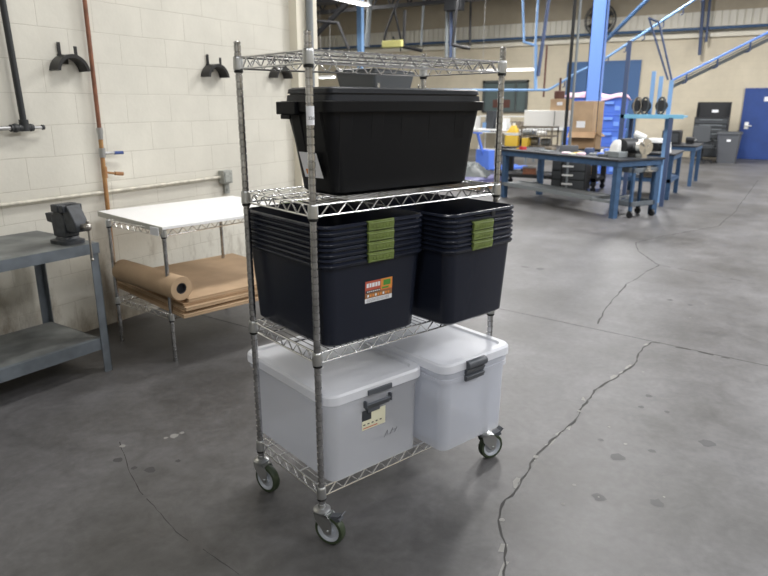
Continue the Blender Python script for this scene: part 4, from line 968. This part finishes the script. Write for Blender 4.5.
m.add(vs, [(i*(ny+1)+j,(i+1)*(ny+1)+j,(i+1)*(ny+1)+j+1,i*(ny+1)+j+1) for i in range(nx) for j in range(ny)])
o = m.build('pink_sheet','pink',loc=(16.4,3.87,1.80)); s_ = o.modifiers.new('thick','SOLIDIFY'); s_.thickness = .012; tag(o,'pink and white sheet draped over the stack of blue crates','sheet')

# right side: tool chest, chair, bin
t = empty('tool_chest',(21.9,1.80,0),0,'black tool chest with raised lid against the far wall','tool chest')
m = MB(); m.box(-.28,.28,-.45,.45,.10,1.25); m.build('cabinet','black',t,bevel=.01)
for k,(z0,z1) in enumerate(((.14,.40),(.43,.62),(.65,.80),(.83,.93),(.96,1.05),(1.08,1.20))):
    d = MB().box(-.30,-.281,-.42,.42,z0,z1).build('drawer','darkgrey',t,bevel=.003); MB().box(-.32,-.30,-.3,.3,z1-.03,z1-.01).build('drawer_handle','greypipe',d)
m = MB(); m.box(.22,.27,-.45,.45,1.25,1.68); m.box(.05,.27,-.45,-.43,1.25,1.66); m.box(.05,.27,.43,.45,1.25,1.66); m.build('lid','black',t,bevel=.005); MB().box(.212,.219,-.12,.05,1.38,1.46).build('badge','paper',t)
for x in (-.2,.2):
    for y in (-.38,.38): MB().cyl((x,y-.02,.05),(x,y+.02,.05),.05,12).build('caster','black',t)
t = empty('office_chair',(20.7,1.85,0),R(200),'dark grey office chair in front of the tool chest','chair')
m = MB(); m.rings([(.42,-.23,.23,-.24,.24,.08),(.50,-.24,.24,-.25,.25,.08),(.51,-.20,.20,-.21,.21,.06)],4); m.build('seat','darkgrey',t)
m = MB(); m.prism([(-.20,.56),(-.26,1.02),(-.31,1.03),(-.26,.56)],-.24,.24); m.build('backrest','darkgrey',t,bevel=.03)
m = MB(); m.cyl((0,0,.10),(0,0,.42),.03,10); m.bar((-.15,0,.40),(-.26,0,.62),.05,.02); m.build('stem','black',t)
m = MB()
for k in range(5): a = R(72*k); m.bar((0,0,.10),(.27*math.cos(a),.27*math.sin(a),.075),.04,.03)
m.build('star_base','black',t)
for k in range(5): a = R(72*k); MB().cyl((.27*math.cos(a),.27*math.sin(a)-.02,.03),(.27*math.cos(a),.27*math.sin(a)+.02,.03),.03,10).build('caster','black',t)
for s in (-1,1): m = MB(); m.bar((0,s*.27,.66),(-.2,s*.27,.66),.05,.03); m.bar((-.1,s*.27,.47),(-.1,s*.27,.66),.03,.02); m.bar((-.1,s*.2,.46),(-.1,s*.28,.47),.03,.02); m.build('armrest','black',t)
t = empty('waste_bin',(21.2,1.24,0),0,'grey waste bin between the dark chair and the blue door','bin')
m = MB(); m.rings([(0,-.21,.21,-.24,.24,.05),(.80,-.26,.26,-.30,.30,.05),(.801,-.28,.28,-.32,.32,.05),(.84,-.28,.28,-.32,.32,.05)],4); m.build('body','bingrey',t)
m = MB(); m.rings([(.841,-.28,.28,-.32,.32,.05),(.87,-.26,.26,-.30,.30,.05)],4); m.build('lid','darkgrey',t); MB().box(-.262,-.235,-.06,.04,.60,.66).build('badge','paper',t)

# things seen between the black tote and the rack's right post
t = empty('pallet',(12.2,5.35,0),R(-10),'low wooden pallet wrapped in purple blue film behind the rack','pallet')
m = MB()
for k in range(6): m.box(-.5,.5,-.6+k*.21,-.45+k*.21,.10,.12)
for x in (-.45,0,.45): m.box(x-.05,x+.05,-.6,.6,.0,.10)
m.build('boards','card2',t,smooth=False); m = MB(); m.rings([(.121,-.48,.48,-.58,.58,.06),(.20,-.47,.47,-.57,.57,.06),(.23,-.3,.4,-.5,.5,.06)],3); m.build('film','purple',t)
t = empty('grey_cover',(12.2,5.35,.232),R(15),'crumpled grey cover lying on the wrapped pallet','cover')
m = MB(); n = 12; vs = []
rnd = random.Random(5)
for i in range(n+1):
    for j in range(n+1):
        x = -.38+.76*i/n; y = -.46+.92*j/n; d = max(0, 1-max(abs(x)/.38, abs(y)/.46)); vs.append((x, y, .0+.22*min(1,d*2.2)*(.7+.5*rnd.random())))
m.add(vs, [(i*(n+1)+j,(i+1)*(n+1)+j,(i+1)*(n+1)+j+1,i*(n+1)+j+1) for i in range(n) for j in range(n)]); m.build('cloth','coverg',t)
t = empty('pallet_jack',(15.2,6.05,0),R(-30),'blue pallet jack behind the right side of the black tote','pallet jack')
m = MB(); m.box(-.1,1.0,-.26,-.12,.06,.13); m.box(-.1,1.0,.12,.26,.06,.13); m.box(-.25,-.08,-.26,.26,.08,.55); m.build('fork_frame','crate',t,bevel=.01)
m = MB(); m.bar((-.2,0,.35),(-.42,0,.95),.05,.05); m.bar((-.42,-.16,.95),(-.42,.16,.95),.04,.04); m.build('handle','crate',t)
for x, y in ((-.2,-.08),(-.2,.08),(.9,-.19),(.9,.19)): MB().cyl((x,y-.03,.06),(x,y+.03,.06),.06,12).build('wheel','black',t)
t = empty('packing_table',(18.2,7.3,0),R(-90),'white packing table with clutter far behind the rack','table')
m = MB(); m.box(-.9,1.3,-.4,.4,.88,.93); m.build('tabletop','white',t,bevel=.005)
for x in (-.85,1.25):
    for y in (-.35,.35): MB().box(x-.03,x+.03,y-.03,y+.03,0,.879).build('leg','greypipe',t,smooth=False)
for k,(y,sy,sz,mt,lb) in enumerate(((7.9,.4,.35,'white','white box on the packing table, left one'),(7.25,.22,.5,'darkgrey','dark upright case on the packing table'),(6.9,.3,.3,'white','white box on the packing table, right of the dark case'),(6.45,.3,.22,'tan','tan box at the right end of the packing table'))):
    boxthing('packed_box',(18.2,y,.9305),0,.3,sy,sz,mt,lb,'box')
t = empty('shelf_unit',(22.2,8.3,0),0,'pale shelf unit with boxes below the dark window','shelf unit')
m = MB()
for z in (.05,.65,1.20): m.box(-.3,.3,-.9,.9,z,z+.03)
m.build('shelf','white',t,smooth=False)
for x in (-.28,.28):
    for y in (-.88,.88): MB().box(x-.02,x+.02,y-.02,y+.02,0,1.25).build('post','white',t,smooth=False)
cm = ['bingrey','white','card','darkgrey','ltblue']
for k in range(5): boxthing('storage_box',(22.2,7.7+k*.32,.6805),0,.4,.26,.32,cm[k],['dark grey','white','brown','near black','pale blue'][k]+' box on the middle shelf of the pale shelf unit','box')
t = empty('wall_board',(22.84,7.0,0),0,'white boards leaning along the far wall right of the window','board')
m = MB(); m.box(-.03,.03,-.6,.75,.75,1.35); m.build('board','white',t,bevel=.005); m = MB(); m.box(-.02,.02,-.55,-.5,0,.75); m.box(-.02,.02,.65,.7,0,.75); m.build('stand','greypipe',t)

# ------------------------------------------------------------------ light: unseen rows of fixtures above the frame, added to light the room
def fixture(x, y, z, power, L=2.4, vis=True):
    t = empty('added_ceiling_light', (x, y, z), 0, 'added unseen fluorescent fixture above the view, lighting the shop floor', 'lamp', 'added unseen fixtures lighting the shop floor')
    m = MB(); m.box(-L/2, L/2, -.12, .12, .03, .09); m.build('housing', 'white', t, smooth=False)
    m = MB()
    for xx in (-L/2+.2, L/2-.2): m.cyl((xx,0,.09),(xx,0,ZC-z),.006,5)
    m.build('hanger', 'dullsteel', t)
    m = MB(); m.cyl((-L/2+.03,-.06,0),(L/2-.03,-.06,0),.018,8); m.cyl((-L/2+.03,.06,0),(L/2-.03,.06,0),.018,8); m.build('tube', 'tube', t)
    ld = bpy.data.lights.new('added_fixture_light', 'AREA'); ld.shape = 'RECTANGLE'; ld.size = L; ld.size_y = .5; ld.energy = power; ld.color = LCOL if y > 0 else (.96, .97, 1.0)
    lo = bpy.data.objects.new('added_fixture_light', ld); COL.objects.link(lo); lo.parent = t; lo.location = (0,0,-.05)
LCOL = (1.0, .985, .965)
for (x, y, z, p) in ((-2,0,5.2,85),(-1,-4.5,5.2,150),(3.0,-3.8,5.2,220),(3.4,2.0,5.2,95),(8,-3.6,5.2,400),(8.2,1.4,5.2,280),(8.5,7.5,5.2,170),(13,-3,5.2,480),(13,4.8,5.2,290),(13,9.5,5.2,170),(18,-2.5,5.2,430),(18,3.2,5.2,320),(18,8.0,5.2,240),(18,13.0,5.2,160)):
    fixture(x, y, z, p)
w_ = bpy.data.worlds.new('world'); sc.world = w_; w_.use_nodes = True
w_.node_tree.nodes['Background'].inputs[0].default_value = (.8,.85,.9,1); w_.node_tree.nodes['Background'].inputs[1].default_value = .3
vs_ = sc.view_settings; vs_.view_transform = 'Standard'; vs_.look = 'None'; vs_.gamma = 1; vs_.use_curve_mapping = False; vs_.exposure = 0.0
